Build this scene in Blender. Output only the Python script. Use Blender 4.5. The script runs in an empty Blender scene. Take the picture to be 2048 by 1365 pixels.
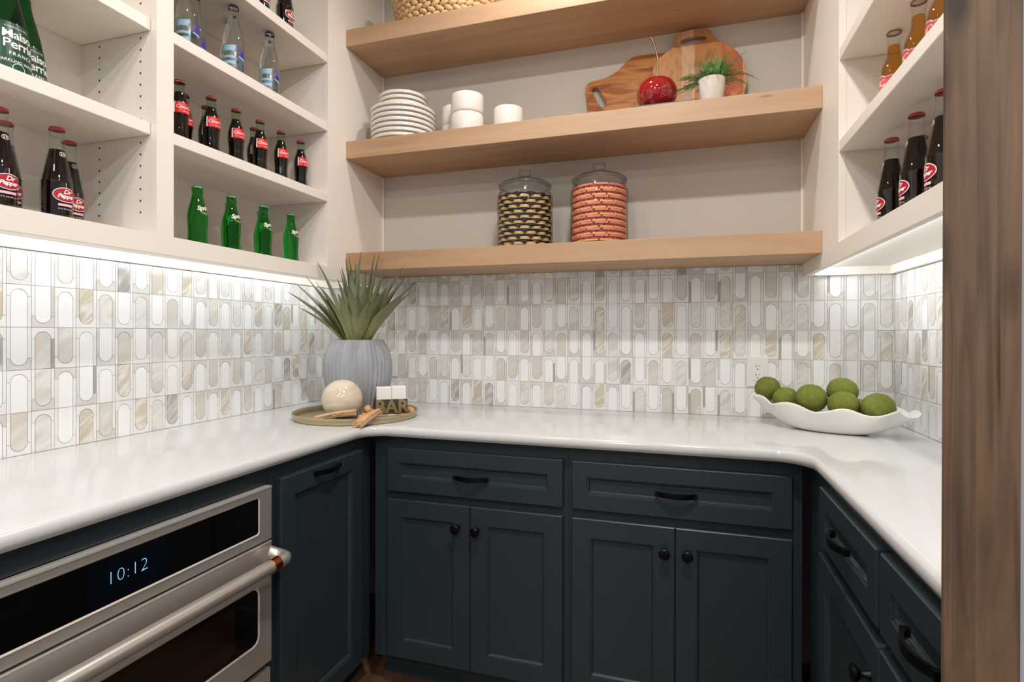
import bpy, bmesh, math, random
from mathutils import Vector, Matrix
random.seed(7)
SC = bpy.context.scene
COL = SC.collection
PI = math.pi

# ------------------------------------------------------------ camera, world, lights, exposure
cam_d = bpy.data.cameras.new('camera')
cam = bpy.data.objects.new('camera', cam_d); COL.objects.link(cam)
SC.camera = cam
F_PX = 1092.67
cam_d.sensor_fit = 'HORIZONTAL'; cam_d.sensor_width = 36.0
cam_d.lens = F_PX / 2048 * 36.0
cam_d.shift_y = -(682.5 - 669.93) / 2048
cam_d.clip_start = 0.05
yaw, pit, rol = math.radians(17.328), math.radians(-0.1486), math.radians(0.111)
r = Vector((math.cos(yaw), math.sin(yaw), 0)); f = Vector((-math.sin(yaw), math.cos(yaw), 0)); u = Vector((0, 0, 1))
f, u = f * math.cos(pit) + u * math.sin(pit), u * math.cos(pit) - f * math.sin(pit)
r, u = r * math.cos(rol) + u * math.sin(rol), u * math.cos(rol) - r * math.sin(rol)
CAM = Vector((1.637, -2.2774, 1.2329))
M = Matrix(((r.x, u.x, -f.x, CAM.x), (r.y, u.y, -f.y, CAM.y), (r.z, u.z, -f.z, CAM.z), (0, 0, 0, 1)))
cam.matrix_world = M

SC.view_settings.view_transform = 'Standard'
SC.view_settings.look = 'None'
SC.view_settings.exposure = 0.0
SC.view_settings.gamma = 1.0
SC.view_settings.use_curve_mapping = False
cy = SC.cycles
cy.max_bounces = 9; cy.diffuse_bounces = 4; cy.glossy_bounces = 4; cy.transmission_bounces = 9
cy.transparent_max_bounces = 40
cy.caustics_reflective = False; cy.caustics_refractive = False
cy.sample_clamp_indirect = 4.0
cy.use_denoising = True

W_ = bpy.data.worlds.new('world'); SC.world = W_; W_.use_nodes = True
bg = W_.node_tree.nodes['Background']
bg.inputs[0].default_value = (0.86, 0.93, 1.0, 1); bg.inputs[1].default_value = 0.55

def area(name, loc, target, size, power, color, size_y=None, spread=PI):
    d = bpy.data.lights.new(name, 'AREA'); o = bpy.data.objects.new(name, d); COL.objects.link(o)
    d.energy = power; d.color = color; d.shape = 'RECTANGLE' if size_y else 'DISK'
    d.size = size
    if size_y: d.size_y = size_y
    d.spread = spread
    o.location = loc
    o.rotation_euler = (Vector(target) - Vector(loc)).to_track_quat('-Z', 'Y').to_euler()
    return o
CEIL = 2.88
WARM = (1.0, 0.97, 0.94)
COOL = (0.93, 0.97, 1.0)
CANS = [(1.18, -0.60, 8), (1.62, -1.66, 26), (0.80, -1.66, 4), (1.2, -3.0, 14), (2.6, -3.0, 14), (0.9, -4.4, 34), (2.6, -4.4, 30)]  # last four are unseen fill lamps added behind the camera
for (x, y, p) in CANS:
    area('can_light', (x, y, CEIL - 0.025), (x, y, 0), 0.11, p, WARM)
# under-cabinet strips, behind the front rail of the wall cabinets
lamp = area('strip_light', (0.245, -0.93, 1.474), (0.09, -0.93, 1.35), 1.75, 7.5, COOL, 0.012)
lamp.rotation_euler = (0, 0, 0)
def strip(x, y0, y1, side, power):
    d = bpy.data.lights.new('strip_light', 'AREA'); o = bpy.data.objects.new('strip_light', d); COL.objects.link(o)
    d.shape = 'RECTANGLE'; d.size = 0.012; d.size_y = abs(y1 - y0); d.energy = power; d.color = COOL
    o.location = (x, (y0 + y1) / 2, 1.472)
    o.rotation_euler = (0, side * math.radians(68), 0); d.spread = math.radians(150)
bpy.data.objects.remove(lamp)
strip(0.250, -2.40, -0.03, 1, 2.6)
strip(2.105, -1.48, -0.03, -1, 2.4)

# ------------------------------------------------------------ materials
MATS = {}
def lin(c):
    return tuple(((v / 255) / 12.92 if v / 255 <= 0.04045 else ((v / 255 + 0.055) / 1.055) ** 2.4) for v in c)
def mat(name, rgb, rough=0.5, metal=0.0, trans=0.0, ior=1.45, coat=0.0, spec=0.5, emis=None, bump=None, var=None, alpha=None, sheen=0):
    if name in MATS: return MATS[name]
    m = bpy.data.materials.new(name); m.use_nodes = True
    nt = m.node_tree; b = nt.nodes['Principled BSDF']
    c = lin(rgb)
    b.inputs['Base Color'].default_value = (*c, 1)
    b.inputs['Roughness'].default_value = rough; b.inputs['Metallic'].default_value = metal
    b.inputs['Transmission Weight'].default_value = trans; b.inputs['IOR'].default_value = ior
    b.inputs['Coat Weight'].default_value = coat; b.inputs['Specular IOR Level'].default_value = spec
    if sheen: b.inputs['Sheen Weight'].default_value = sheen
    if emis: b.inputs['Emission Color'].default_value = (*lin(emis[0]), 1); b.inputs['Emission Strength'].default_value = emis[1]
    tc = None
    if var or bump:
        tc = nt.nodes.new('ShaderNodeTexCoord')
    if var:   # (scale xyz, amount, detail)
        mp = nt.nodes.new('ShaderNodeMapping'); mp.inputs['Scale'].default_value = var[0]
        nz = nt.nodes.new('ShaderNodeTexNoise'); nz.inputs['Scale'].default_value = 1.0; nz.inputs['Detail'].default_value = var[2]
        hs = nt.nodes.new('ShaderNodeMix'); hs.data_type = 'RGBA'
        nt.links.new(tc.outputs['Object'], mp.inputs[0]); nt.links.new(mp.outputs[0], nz.inputs['Vector'])
        d = var[1]
        hs.inputs[6].default_value = (*[max(0, v * (1 - d)) for v in c], 1)
        hs.inputs[7].default_value = (*[min(1, v * (1 + d)) for v in c], 1)
        nt.links.new(nz.outputs['Fac'], hs.inputs[0]); nt.links.new(hs.outputs[2], b.inputs['Base Color'])
    if bump:  # (scale, strength, distance)
        nz = nt.nodes.new('ShaderNodeTexNoise'); nz.inputs['Scale'].default_value = bump[0]; nz.inputs['Detail'].default_value = 4
        bp = nt.nodes.new('ShaderNodeBump'); bp.inputs['Strength'].default_value = bump[1]; bp.inputs['Distance'].default_value = bump[2]
        nt.links.new(tc.outputs['Object'], nz.inputs['Vector']); nt.links.new(nz.outputs['Fac'], bp.inputs['Height'])
        nt.links.new(bp.outputs[0], b.inputs['Normal'])
    MATS[name] = m
    return m

def ramp(nt, stops):
    r_ = nt.nodes.new('ShaderNodeValToRGB'); e = r_.color_ramp.elements
    while len(e) < len(stops): e.new(0.5)
    for i, (p, c) in enumerate(stops):
        e[i].position = p; e[i].color = (*lin(c), 1)
    return r_

def wood(name, stops, axis='X', scale=1.0, rough=0.45, knots=None, grain=26, spread=2.2, knot_scale=(1.1, 5, 5), bumpy=0.0):
    m = bpy.data.materials.new(name); m.use_nodes = True
    nt = m.node_tree; b = nt.nodes['Principled BSDF']; b.inputs['Roughness'].default_value = rough
    tc = nt.nodes.new('ShaderNodeTexCoord'); oi = nt.nodes.new('ShaderNodeObjectInfo')
    add = nt.nodes.new('ShaderNodeVectorMath'); add.operation = 'MULTIPLY_ADD'
    cmb = nt.nodes.new('ShaderNodeCombineXYZ')
    for i in range(3): nt.links.new(oi.outputs['Random'], cmb.inputs[i])
    add.inputs[1].default_value = (7, 7, 7)
    nt.links.new(cmb.outputs[0], add.inputs[0]); nt.links.new(tc.outputs['Object'], add.inputs[2])
    sc = {'X': (spread, grain, grain), 'Y': (grain, spread, grain), 'Z': (grain, grain, spread)}[axis]
    mp = nt.nodes.new('ShaderNodeMapping'); mp.inputs['Scale'].default_value = [s * scale for s in sc]
    nt.links.new(add.outputs[0], mp.inputs[0])
    n1 = nt.nodes.new('ShaderNodeTexNoise'); n1.inputs['Scale'].default_value = 1.0; n1.inputs['Detail'].default_value = 6; n1.inputs['Distortion'].default_value = 0.6
    nt.links.new(mp.outputs[0], n1.inputs['Vector'])
    mp2 = nt.nodes.new('ShaderNodeMapping'); mp2.inputs['Scale'].default_value = [s * scale * 0.16 for s in sc]
    nt.links.new(add.outputs[0], mp2.inputs[0])
    n2 = nt.nodes.new('ShaderNodeTexNoise'); n2.inputs['Scale'].default_value = 1.0; n2.inputs['Detail'].default_value = 3
    nt.links.new(mp2.outputs[0], n2.inputs['Vector'])
    mx = nt.nodes.new('ShaderNodeMath'); mx.operation = 'MULTIPLY_ADD'; mx.inputs[1].default_value = 0.5
    nt.links.new(n1.outputs['Fac'], mx.inputs[0])
    m2 = nt.nodes.new('ShaderNodeMath'); m2.operation = 'MULTIPLY'; m2.inputs[1].default_value = 0.5
    nt.links.new(n2.outputs['Fac'], m2.inputs[0]); nt.links.new(m2.outputs[0], mx.inputs[2])
    rp = ramp(nt, stops); nt.links.new(mx.outputs[0], rp.inputs[0])
    out = rp.outputs[0]
    if knots:
        mp3 = nt.nodes.new('ShaderNodeMapping'); mp3.inputs['Scale'].default_value = knot_scale
        nt.links.new(add.outputs[0], mp3.inputs[0])
        vo = nt.nodes.new('ShaderNodeTexVoronoi'); vo.inputs['Scale'].default_value = 1.0
        nt.links.new(mp3.outputs[0], vo.inputs['Vector'])
        kr = nt.nodes.new('ShaderNodeValToRGB'); kr.color_ramp.elements[0].position = knots[0]; kr.color_ramp.elements[1].position = knots[1]
        kr.color_ramp.elements[0].color = (1, 1, 1, 1); kr.color_ramp.elements[1].color = (0, 0, 0, 1)
        nt.links.new(vo.outputs['Distance'], kr.inputs[0])
        mm = nt.nodes.new('ShaderNodeMix'); mm.data_type = 'RGBA'; mm.inputs[7].default_value = (*lin(knots[2]), 1)
        nt.links.new(kr.outputs[0], mm.inputs[0]); nt.links.new(out, mm.inputs[6]); out = mm.outputs[2]
    nt.links.new(out, b.inputs['Base Color'])
    if bumpy:
        bp = nt.nodes.new('ShaderNodeBump'); bp.inputs['Strength'].default_value = bumpy; bp.inputs['Distance'].default_value = 0.002
        nt.links.new(n1.outputs['Fac'], bp.inputs['Height']); nt.links.new(bp.outputs[0], b.inputs['Normal'])
    MATS[name] = m
    return m

def marble(name, stops, angle=35, scale=9, rough=0.16, dist=3.0):
    m = bpy.data.materials.new(name); m.use_nodes = True
    nt = m.node_tree; b = nt.nodes['Principled BSDF']; b.inputs['Roughness'].default_value = rough
    tc = nt.nodes.new('ShaderNodeTexCoord'); oi = nt.nodes.new('ShaderNodeObjectInfo')
    cmb = nt.nodes.new('ShaderNodeCombineXYZ')
    for i in range(3): nt.links.new(oi.outputs['Random'], cmb.inputs[i])
    add = nt.nodes.new('ShaderNodeVectorMath'); add.operation = 'MULTIPLY_ADD'; add.inputs[1].default_value = (3, 3, 5)
    nt.links.new(cmb.outputs[0], add.inputs[0]); nt.links.new(tc.outputs['Object'], add.inputs[2])
    mp = nt.nodes.new('ShaderNodeMapping'); mp.inputs['Scale'].default_value = (scale * 0.7, scale * 0.7, scale * 3.0)
    mq = nt.nodes.new('ShaderNodeMapping'); mq.inputs['Rotation'].default_value = (0, math.radians(angle), 0); nt.links.new(add.outputs[0], mq.inputs[0]); nt.links.new(mq.outputs[0], mp.inputs[0])
    nz = nt.nodes.new('ShaderNodeTexNoise'); nz.inputs['Scale'].default_value = 1.0; nz.inputs['Detail'].default_value = 3; nz.inputs['Distortion'].default_value = dist * 0.25
    nt.links.new(mp.outputs[0], nz.inputs['Vector'])
    rp = ramp(nt, stops); nt.links.new(nz.outputs['Fac'], rp.inputs[0]); nt.links.new(rp.outputs[0], b.inputs['Base Color'])
    MATS[name] = m
    return m

paint = mat('cabinet_cream_paint', (243, 235, 225), 0.42)
wallp = mat('wall_paint', (205, 199, 190), 0.75)
dark = mat('dark_teal_paint', (41, 52, 57), 0.34)
black = mat('black_metal', (16, 15, 15), 0.35, metal=0.6)
counter = mat('white_quartz', (208, 208, 207), 0.09, var=((2.2, 3.1, 2), 0.05, 5))
grout = mat('grout', (220, 217, 211), 0.8)
shelfw = wood('maple_wood', [(0.28, (156, 117, 83)), (0.45, (180, 142, 107)), (0.6, (193, 158, 125)), (0.78, (168, 127, 92))], 'X', 1.0, 0.5, grain=17, spread=1.5,
              knots=(0.018, 0.045, (128, 88, 58)), knot_scale=(1.3, 7, 7))
postw = wood('rustic_post_wood', [(0.34, (66, 50, 38)), (0.44, (98, 77, 59)), (0.54, (124, 99, 77)), (0.66, (148, 118, 90))], 'Z', 1.0, 0.6, grain=22, spread=2.6,
             knots=(0.14, 0.30, (64, 48, 38)), knot_scale=(17, 17, 5), bumpy=0.5)
def add_cracks(m):
    nt = m.node_tree; b = nt.nodes['Principled BSDF']; old = b.inputs['Base Color'].links[0].from_socket
    tc = nt.nodes.new('ShaderNodeTexCoord'); mp = nt.nodes.new('ShaderNodeMapping'); mp.inputs['Scale'].default_value = (75, 75, 2.6)
    nz = nt.nodes.new('ShaderNodeTexNoise'); nz.inputs['Scale'].default_value = 1; nz.inputs['Detail'].default_value = 3; nz.inputs['Distortion'].default_value = 0.8
    nt.links.new(tc.outputs['Object'], mp.inputs[0]); nt.links.new(mp.outputs[0], nz.inputs['Vector'])
    rp = ramp(nt, [(0.27, (150, 142, 136)), (0.34, (215, 210, 206)), (0.5, (255, 255, 255)), (0.66, (255, 248, 236))]); nt.links.new(nz.outputs['Fac'], rp.inputs[0])
    mx = nt.nodes.new('ShaderNodeMix'); mx.data_type = 'RGBA'; mx.blend_type = 'MULTIPLY'; mx.inputs[0].default_value = 1
    nt.links.new(old, mx.inputs[6]); nt.links.new(rp.outputs[0], mx.inputs[7]); nt.links.new(mx.outputs[2], b.inputs['Base Color'])
add_cracks(postw)
floorw = wood('floor_wood', [(0.3, (74, 52, 36)), (0.5, (98, 70, 48)), (0.7, (116, 86, 62))], 'Y', 1.0, 0.35, grain=12, spread=1.2)
white_tile = mat('white_tile', (241, 241, 240), 0.12)
frame_tile = mat('pale_frame_tile', (234, 233, 231), 0.13)
T_m = marble('marble_pale', [(0.30, (208, 203, 196)), (0.42, (220, 217, 212)), (0.55, (231, 228, 223)), (0.68, (214, 209, 201))])
T_b = marble('marble_beige', [(0.25, (206, 199, 188)), (0.45, (212, 206, 197)), (0.6, (217, 212, 204)), (0.75, (229, 226, 221))])
T_g = marble('marble_grey', [(0.30, (164, 161, 155)), (0.44, (178, 174, 168)), (0.52, (214, 210, 204)), (0.60, (182, 178, 171)), (0.8, (198, 194, 188))], 50, 8)
T_d = marble('marble_gold', [(0.28, (198, 190, 176)), (0.42, (206, 195, 174)), (0.5, (232, 229, 223)), (0.56, (209, 200, 183)), (0.75, (204, 199, 192))], 45, 8)
T_f = marble('marble_frame', [(0.25, (205, 201, 194)), (0.5, (215, 212, 206)), (0.75, (226, 224, 219))], 25, 6)
steel = mat('brushed_steel', (205, 198, 190), 0.36, metal=0.72)
steel_hi = mat('polished_steel_trim', (232, 224, 214), 0.25, metal=0.5)
copper = mat('copper', (206, 110, 78), 0.25, metal=1.0)
blackglass = mat('black_glass', (10, 9, 9), 0.05, spec=0.6)
display = mat('display_glass', (8, 12, 20), 0.06)
digits = mat('display_digits', (140, 200, 235), 0.5, emis=((120, 190, 225), 0.85))
ceram = mat('white_ceramic', (232, 226, 217), 0.16)
bowlm = mat('matte_white_ceramic', (232, 230, 225), 0.32)
def thin_glass(name, centre, edge, ior=1.5, rough=0.02):
    m = bpy.data.materials.new(name); m.use_nodes = True; nt = m.node_tree; nt.nodes.remove(nt.nodes['Principled BSDF'])
    out = nt.nodes['Material Output']; tr = nt.nodes.new('ShaderNodeBsdfTransparent'); gl = nt.nodes.new('ShaderNodeBsdfGlossy'); gl.inputs['Roughness'].default_value = rough
    lw = nt.nodes.new('ShaderNodeLayerWeight'); lw.inputs['Blend'].default_value = 0.5
    pw = nt.nodes.new('ShaderNodeMath'); pw.operation = 'POWER'; pw.inputs[1].default_value = 2.2; nt.links.new(lw.outputs['Facing'], pw.inputs[0])
    mc = nt.nodes.new('ShaderNodeMix'); mc.data_type = 'RGBA'; mc.inputs[6].default_value = (*centre, 1); mc.inputs[7].default_value = (*edge, 1)
    nt.links.new(pw.outputs[0], mc.inputs[0]); nt.links.new(mc.outputs[2], tr.inputs[0])
    p5 = nt.nodes.new('ShaderNodeMath'); p5.operation = 'POWER'; p5.inputs[1].default_value = 4.0; nt.links.new(lw.outputs['Facing'], p5.inputs[0])
    fr = nt.nodes.new('ShaderNodeMath'); fr.operation = 'MULTIPLY_ADD'; fr.inputs[1].default_value = 0.6; fr.inputs[2].default_value = ((ior - 1) / (ior + 1)) ** 2; nt.links.new(p5.outputs[0], fr.inputs[0])
    mx = nt.nodes.new('ShaderNodeMixShader'); nt.links.new(fr.outputs[0], mx.inputs[0]); nt.links.new(tr.outputs[0], mx.inputs[1]); nt.links.new(gl.outputs[0], mx.inputs[2])
    nt.links.new(mx.outputs[0], out.inputs[0]); MATS[name] = m
    return m
glass = thin_glass('clear_glass', (.97, .98, .97), (.80, .82, .80))
glass_g = thin_glass('pale_green_glass', (.84, .92, .84), (.55, .68, .57))
glass_water = mat('water_filled_glass', (246, 250, 250), 0.02, trans=1.0, ior=1.36)
glass_green = mat('green_glass', (52, 188, 68), 0.02, trans=1.0, ior=1.36)
jar_glass = thin_glass('jar_glass', (.95, .96, .95), (.48, .50, .48))
glass_dkgreen = thin_glass('deep_green_glass', (.03, .42, .14), (.005, .14, .05))
cola = mat('dark_cola', (14, 5, 3), 0.04, spec=0.3)
pepper = mat('dark_red_brown_soda', (20, 5, 4), 0.04, spec=0.3)
amber = thin_glass('amber_soda', (.94, .66, .24), (.80, .42, .10), 1.2)
plastic_w = mat('white_plastic', (232, 230, 226), 0.3)
slot = mat('dark_slot', (24, 22, 20), 0.6)

# ------------------------------------------------------------ mesh helpers
def mkmesh(name, vs, fs, mats, mi=None, smooth=False, sharp=40):
    me = bpy.data.meshes.new(name)
    me.from_pydata([tuple(v) for v in vs], [], fs)
    for m in (mats if isinstance(mats, (list, tuple)) else [mats]): me.materials.append(m)
    if mi: me.polygons.foreach_set('material_index', mi)
    if smooth:
        me.polygons.foreach_set('use_smooth', [True] * len(me.polygons))
        try: me.set_sharp_from_angle(angle=math.radians(sharp))
        except Exception: pass
    me.update()
    return me
def link(name, me, parent=None, loc=None, rz=None):
    o = bpy.data.objects.new(name, me); COL.objects.link(o)
    if parent: o.parent = parent
    if loc is not None: o.location = loc
    if rz is not None: o.rotation_euler = (0, 0, rz)
    return o
def tag(o, label=None, cat=None, group=None, kind=None):
    if label: o['label'] = label
    if cat: o['category'] = cat
    if group: o['group'] = group
    if kind: o['kind'] = kind
    return o
def thing(name, label, cat, loc=(0, 0, 0), rz=0, group=None):
    o = link(name, None, None, loc, rz); o.empty_display_size = 0.05
    return tag(o, label, cat, group)
def copy_tree(o, parent=None):
    c = o.copy(); COL.objects.link(c); c.parent = parent
    for ch in [x for x in KIDS.get(o.name, [])]: copy_tree(ch, c)
    return c
KIDS = {}
def index_kids():
    KIDS.clear()
    for o in SC.objects:
        if o.parent: KIDS.setdefault(o.parent.name, []).append(o)

class B:
    def __init__(s): s.v = []; s.f = []; s.m = []
    def add(s, vs, fs, mi=0):
        n = len(s.v); s.v += [tuple(p) for p in vs]; s.f += [tuple(i + n for i in q) for q in fs]; s.m += [mi] * len(fs)
    def box(s, x0, y0, z0, x1, y1, z1, mi=0):
        x0, x1 = min(x0, x1), max(x0, x1); y0, y1 = min(y0, y1), max(y0, y1); z0, z1 = min(z0, z1), max(z0, z1)
        s.add([(x0, y0, z0), (x1, y0, z0), (x1, y1, z0), (x0, y1, z0), (x0, y0, z1), (x1, y0, z1), (x1, y1, z1), (x0, y1, z1)],
              [(0, 3, 2, 1), (4, 5, 6, 7), (0, 1, 5, 4), (1, 2, 6, 5), (2, 3, 7, 6), (3, 0, 4, 7)], mi)
        return s
    def lathe(s, prof, n=32, mi=0, cx=0, cy=0, z=0, cap0=False, cap1=False):
        vs = []; fs = []
        for (rr, zz) in prof:
            for i in range(n):
                a = 2 * PI * i / n; vs.append((cx + rr * math.cos(a), cy + rr * math.sin(a), z + zz))
        for j in range(len(prof) - 1):
            for i in range(n):
                k = (i + 1) % n
                fs.append((j * n + i, j * n + k, (j + 1) * n + k, (j + 1) * n + i))
        if cap0: fs.append(tuple(reversed(range(n))))
        if cap1: fs.append(tuple((len(prof) - 1) * n + i for i in range(n)))
        s.add(vs, fs, mi); return s
    def tube(s, pts, rad, n=8, mi=0, caps=True):
        pts = [Vector(p) for p in pts]; vs = []; fs = []; av = (pts[-1] - pts[0]).normalized(); up = Vector((0, 0, 1)) if abs(av.z) < .7 else Vector((0.05, 1, 0))
        m = len(pts)
        for j, p in enumerate(pts):
            d = (pts[min(j + 1, m - 1)] - pts[max(j - 1, 0)]).normalized()
            a = up.cross(d)
            if a.length < 1e-3: a = Vector((1, 0, 0)).cross(d)
            a.normalize(); b = d.cross(a)
            rr = rad[j] if isinstance(rad, (list, tuple)) else rad
            for i in range(n):
                t = 2 * PI * i / n; vs.append(p + (a * math.cos(t) + b * math.sin(t)) * rr)
        for j in range(m - 1):
            for i in range(n):
                k = (i + 1) % n; fs.append((j * n + i, j * n + k, (j + 1) * n + k, (j + 1) * n + i))
        if caps: fs.append(tuple(reversed(range(n)))); fs.append(tuple((m - 1) * n + i for i in range(n)))
        s.add(vs, fs, mi); return s
    def ball(s, c, rx, ry=None, rz=None, n=16, k=10, mi=0, rot=None):
        ry = ry or rx; rz = rz or rx; vs = [Vector((0, 0, -rz))]; fs = []
        for j in range(1, k):
            p = -PI / 2 + PI * j / k
            for i in range(n):
                a = 2 * PI * i / n; vs.append(Vector((rx * math.cos(p) * math.cos(a), ry * math.cos(p) * math.sin(a), rz * math.sin(p))))
        vs.append(Vector((0, 0, rz)))
        for i in range(n): fs.append((0, 1 + (i + 1) % n, 1 + i))
        for j in range(k - 2):
            for i in range(n):
                q = (i + 1) % n; fs.append((1 + j * n + i, 1 + j * n + q, 1 + (j + 1) * n + q, 1 + (j + 1) * n + i))
        e = len(vs) - 1
        for i in range(n): fs.append((e, 1 + (k - 2) * n + i, 1 + (k - 2) * n + (i + 1) % n))
        if rot: vs = [rot @ q for q in vs]
        s.add([q + Vector(c) for q in vs], fs, mi); return s
    def rings(s, rects, mi=0, closeback=None):
        """rects: list of (x0,z0,x1,z1,y); joined front to back, last capped"""
        vs = []; fs = []
        for (x0, z0, x1, z1, y) in rects: vs += [(x0, y, z0), (x1, y, z0), (x1, y, z1), (x0, y, z1)]
        for j in range(len(rects) - 1):
            for i in range(4):
                k = (i + 1) % 4; fs.append((j * 4 + i, j * 4 + k, (j + 1) * 4 + k, (j + 1) * 4 + i))
        e = (len(rects) - 1) * 4; fs.append((e, e + 1, e + 2, e + 3)); fs.append((3, 2, 1, 0))
        s.add(vs, fs, mi); return s
    def prism(s, poly, y0, y1, mi=0, axis='y'):
        """poly [(x,z)] extruded along y"""
        n = len(poly)
        vs = [(p[0], y0, p[1]) for p in poly] + [(p[0], y1, p[1]) for p in poly]
        fs = [tuple(range(n)), tuple(reversed(range(n, 2 * n)))]
        fs += [(i, i + n, (i + 1) % n + n, (i + 1) % n) for i in range(n)]
        s.add(vs, fs, mi); return s
    def xf(s, mx):
        s.v = [tuple(mx @ Vector(p)) for p in s.v]; return s
    def mesh(s, name, mats, smooth=False, sharp=40, bevel=0, segs=2):
        me = mkmesh(name, s.v, s.f, mats, s.m)
        if bevel:
            bm = bmesh.new(); bm.from_mesh(me)
            es = [e for e in bm.edges if len(e.link_faces) == 2 and e.calc_face_angle(0) > 0.6]
            bmesh.ops.bevel(bm, geom=es, offset=bevel, segments=segs, affect='EDGES', profile=0.5)
            bm.to_mesh(me); bm.free()
        bm = bmesh.new(); bm.from_mesh(me); bmesh.ops.recalc_face_normals(bm, faces=bm.faces); bm.to_mesh(me); bm.free()
        if smooth:
            me.polygons.foreach_set('use_smooth', [True] * len(me.polygons)); me.set_sharp_from_angle(angle=math.radians(sharp))
        me.update()
        return me
    def obj(s, name, mats, parent=None, **k):
        return link(name, s.mesh(name, mats, **k), parent)
def bx(name, m, parent, *c, bevel=0): return B().box(*c).obj(name, m, parent, bevel=bevel)

def text_mesh(txt, size, shear=0.0, bold=0.0, align='CENTER', space=1.0):
    c = bpy.data.curves.new('t', 'FONT'); c.body = txt; c.size = size; c.align_x = align; c.align_y = 'CENTER'
    c.shear = shear; c.offset = bold; c.resolution_u = 3; c.space_character = space
    o = bpy.data.objects.new('t', c); COL.objects.link(o)
    bpy.context.view_layer.update()
    me = bpy.data.meshes.new_from_object(o)
    vs = [tuple(v.co) for v in me.vertices]; fs = [tuple(p.vertices) for p in me.polygons]
    bpy.data.objects.remove(o); bpy.data.curves.remove(c); bpy.data.meshes.remove(me)
    return vs, fs
def grid(x0, z0, x1, z1, nx, nz):
    vs = [(x0 + (x1 - x0) * i / nx, z0 + (z1 - z0) * j / nz, 0) for j in range(nz + 1) for i in range(nx + 1)]
    fs = [(j * (nx + 1) + i, j * (nx + 1) + i + 1, (j + 1) * (nx + 1) + i + 1, (j + 1) * (nx + 1) + i) for j in range(nz) for i in range(nx)]
    return vs, fs
def disc2(rx, rz, n=28, k=4, cx=0, cz=0, r0=0):
    vs = []; fs = []
    for j in range(k + 1):
        t = r0 + (1 - r0) * j / k
        for i in range(n): a = 2 * PI * i / n; vs.append((cx + rx * t * math.cos(a), cz + rz * t * math.sin(a), 0))
    for j in range(k):
        for i in range(n): q = (i + 1) % n; fs.append((j * n + i, j * n + q, (j + 1) * n + q, (j + 1) * n + i))
    return vs, fs
def prof_r(prof, z):
    for (r0, z0), (r1, z1) in zip(prof, prof[1:]):
        if z0 <= z <= z1: return r0 + (r1 - r0) * (z - z0) / max(1e-6, z1 - z0)
    return prof[-1][0]
def wrap(b, shape, prof, zc, th=0.0, eps=0.0004, mi=0, dx=0, rot=0):
    vs, fs = shape; out = []
    R0 = prof_r(prof, zc)
    for (x, z, _) in vs:
        if rot: x, z = x * math.cos(rot) - z * math.sin(rot), x * math.sin(rot) + z * math.cos(rot)
        z2 = zc + z; R = prof_r(prof, z2) + eps; a = th + (x + dx) / R0
        out.append((R * math.cos(a), R * math.sin(a), z2))
    b.add(out, fs, mi)

# ------------------------------------------------------------ the setting
CT = 0.914
Wd = 2.365
floor = B().box(-0.1, -6, -0.05, 5, 0.0, 0.0).obj('floor', floorw); tag(floor, kind='structure')
ceiling = B().box(-0.1, -6, CEIL, 5, 0.12, CEIL + 0.1).obj('ceiling', mat('ceiling_paint', (226, 220, 212), 0.8)); tag(ceiling, kind='structure')
wall_back = B().box(-0.12, 0, 0, Wd + 0.12, 0.12, 1.49, 0).box(-0.12, 0, 1.49, Wd + 0.12, 0.12, CEIL, 1).obj('wall_back', [grout, wallp]); tag(wall_back, kind='structure')
wall_left = B().box(-0.12, -6, 0, 0, 0, 1.46, 0).box(-0.12, -6, 1.46, 0, 0, CEIL, 1).obj('wall_left', [grout, wallp]); tag(wall_left, kind='structure')
wall_right = B().box(Wd, -1.52, 0, Wd + 0.12, 0, 1.46, 0).box(Wd, -1.52, 1.46, Wd + 0.12, 0, CEIL, 1).obj('wall_right', [grout, wallp]); tag(wall_right, kind='structure')
wall_front = B().box(1.985, -1.548, 0, 5, -1.525, CEIL).obj('wall_front', mat('hall_paint', (176, 178, 190), 0.8)); tag(wall_front, kind='structure')

# ------------------------------------------------------------ mosaic backsplash
PITCH_Z = 0.1107
def clipz(poly, zmax):
    out = []
    for i, p in enumerate(poly):
        q = poly[(i + 1) % len(poly)]
        a, b_ = p[1] <= zmax, q[1] <= zmax
        if a: out.append(p)
        if a != b_:
            t = (zmax - p[1]) / (q[1] - p[1]); out.append((p[0] + (q[0] - p[0]) * t, zmax))
    return out
TILE_CACHE = {}
TH = 0.0026
def tile_meshes(cw, up, zmax, im, fm):
    key = (cw, up, zmax, im.name, fm.name)
    if key in TILE_CACHE: return TILE_CACHE[key]
    R = cw * 0.345; g = 0.0009; sw = cw / 2 - 0.0008
    inset = 0.0115; spr = inset + R
    H = PITCH_Z
    N = 10
    body = [(-R + g, 0.0007), (R - g, 0.0007)]
    arc = [((R - g) * math.cos(PI * i / N), H - spr + (R - g) * math.sin(PI * i / N)) for i in range(N + 1)]
    insert = body + arc
    sp = [(sw, H - spr + g), (sw, H - 0.0007), (-sw, H - 0.0007), (-sw, H - spr + g)]
    sp += [(-(R + g) * math.cos(PI * i / N), H - spr + max(g, (R + g) * math.sin(PI * i / N))) for i in range(N + 1)]
    if not up:
        insert = [(x, H - z) for x, z in reversed(insert)]; sp = [(x, H - z) for x, z in reversed(sp)]
    if zmax < H:
        insert = clipz(insert, zmax); sp = clipz(sp, zmax)
    a = B().prism(insert, -TH, 0.0).mesh('tile', [im]) if len(insert) > 2 else None
    b_ = B().prism(sp, -TH, 0.0).mesh('tile_surround', [fm]) if len(sp) > 2 else None
    TILE_CACHE[key] = (a, b_)
    return a, b_
IM = {'W': white_tile, 'm': T_m, 'B': T_b, 'G': T_g, 'D': T_d}
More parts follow.
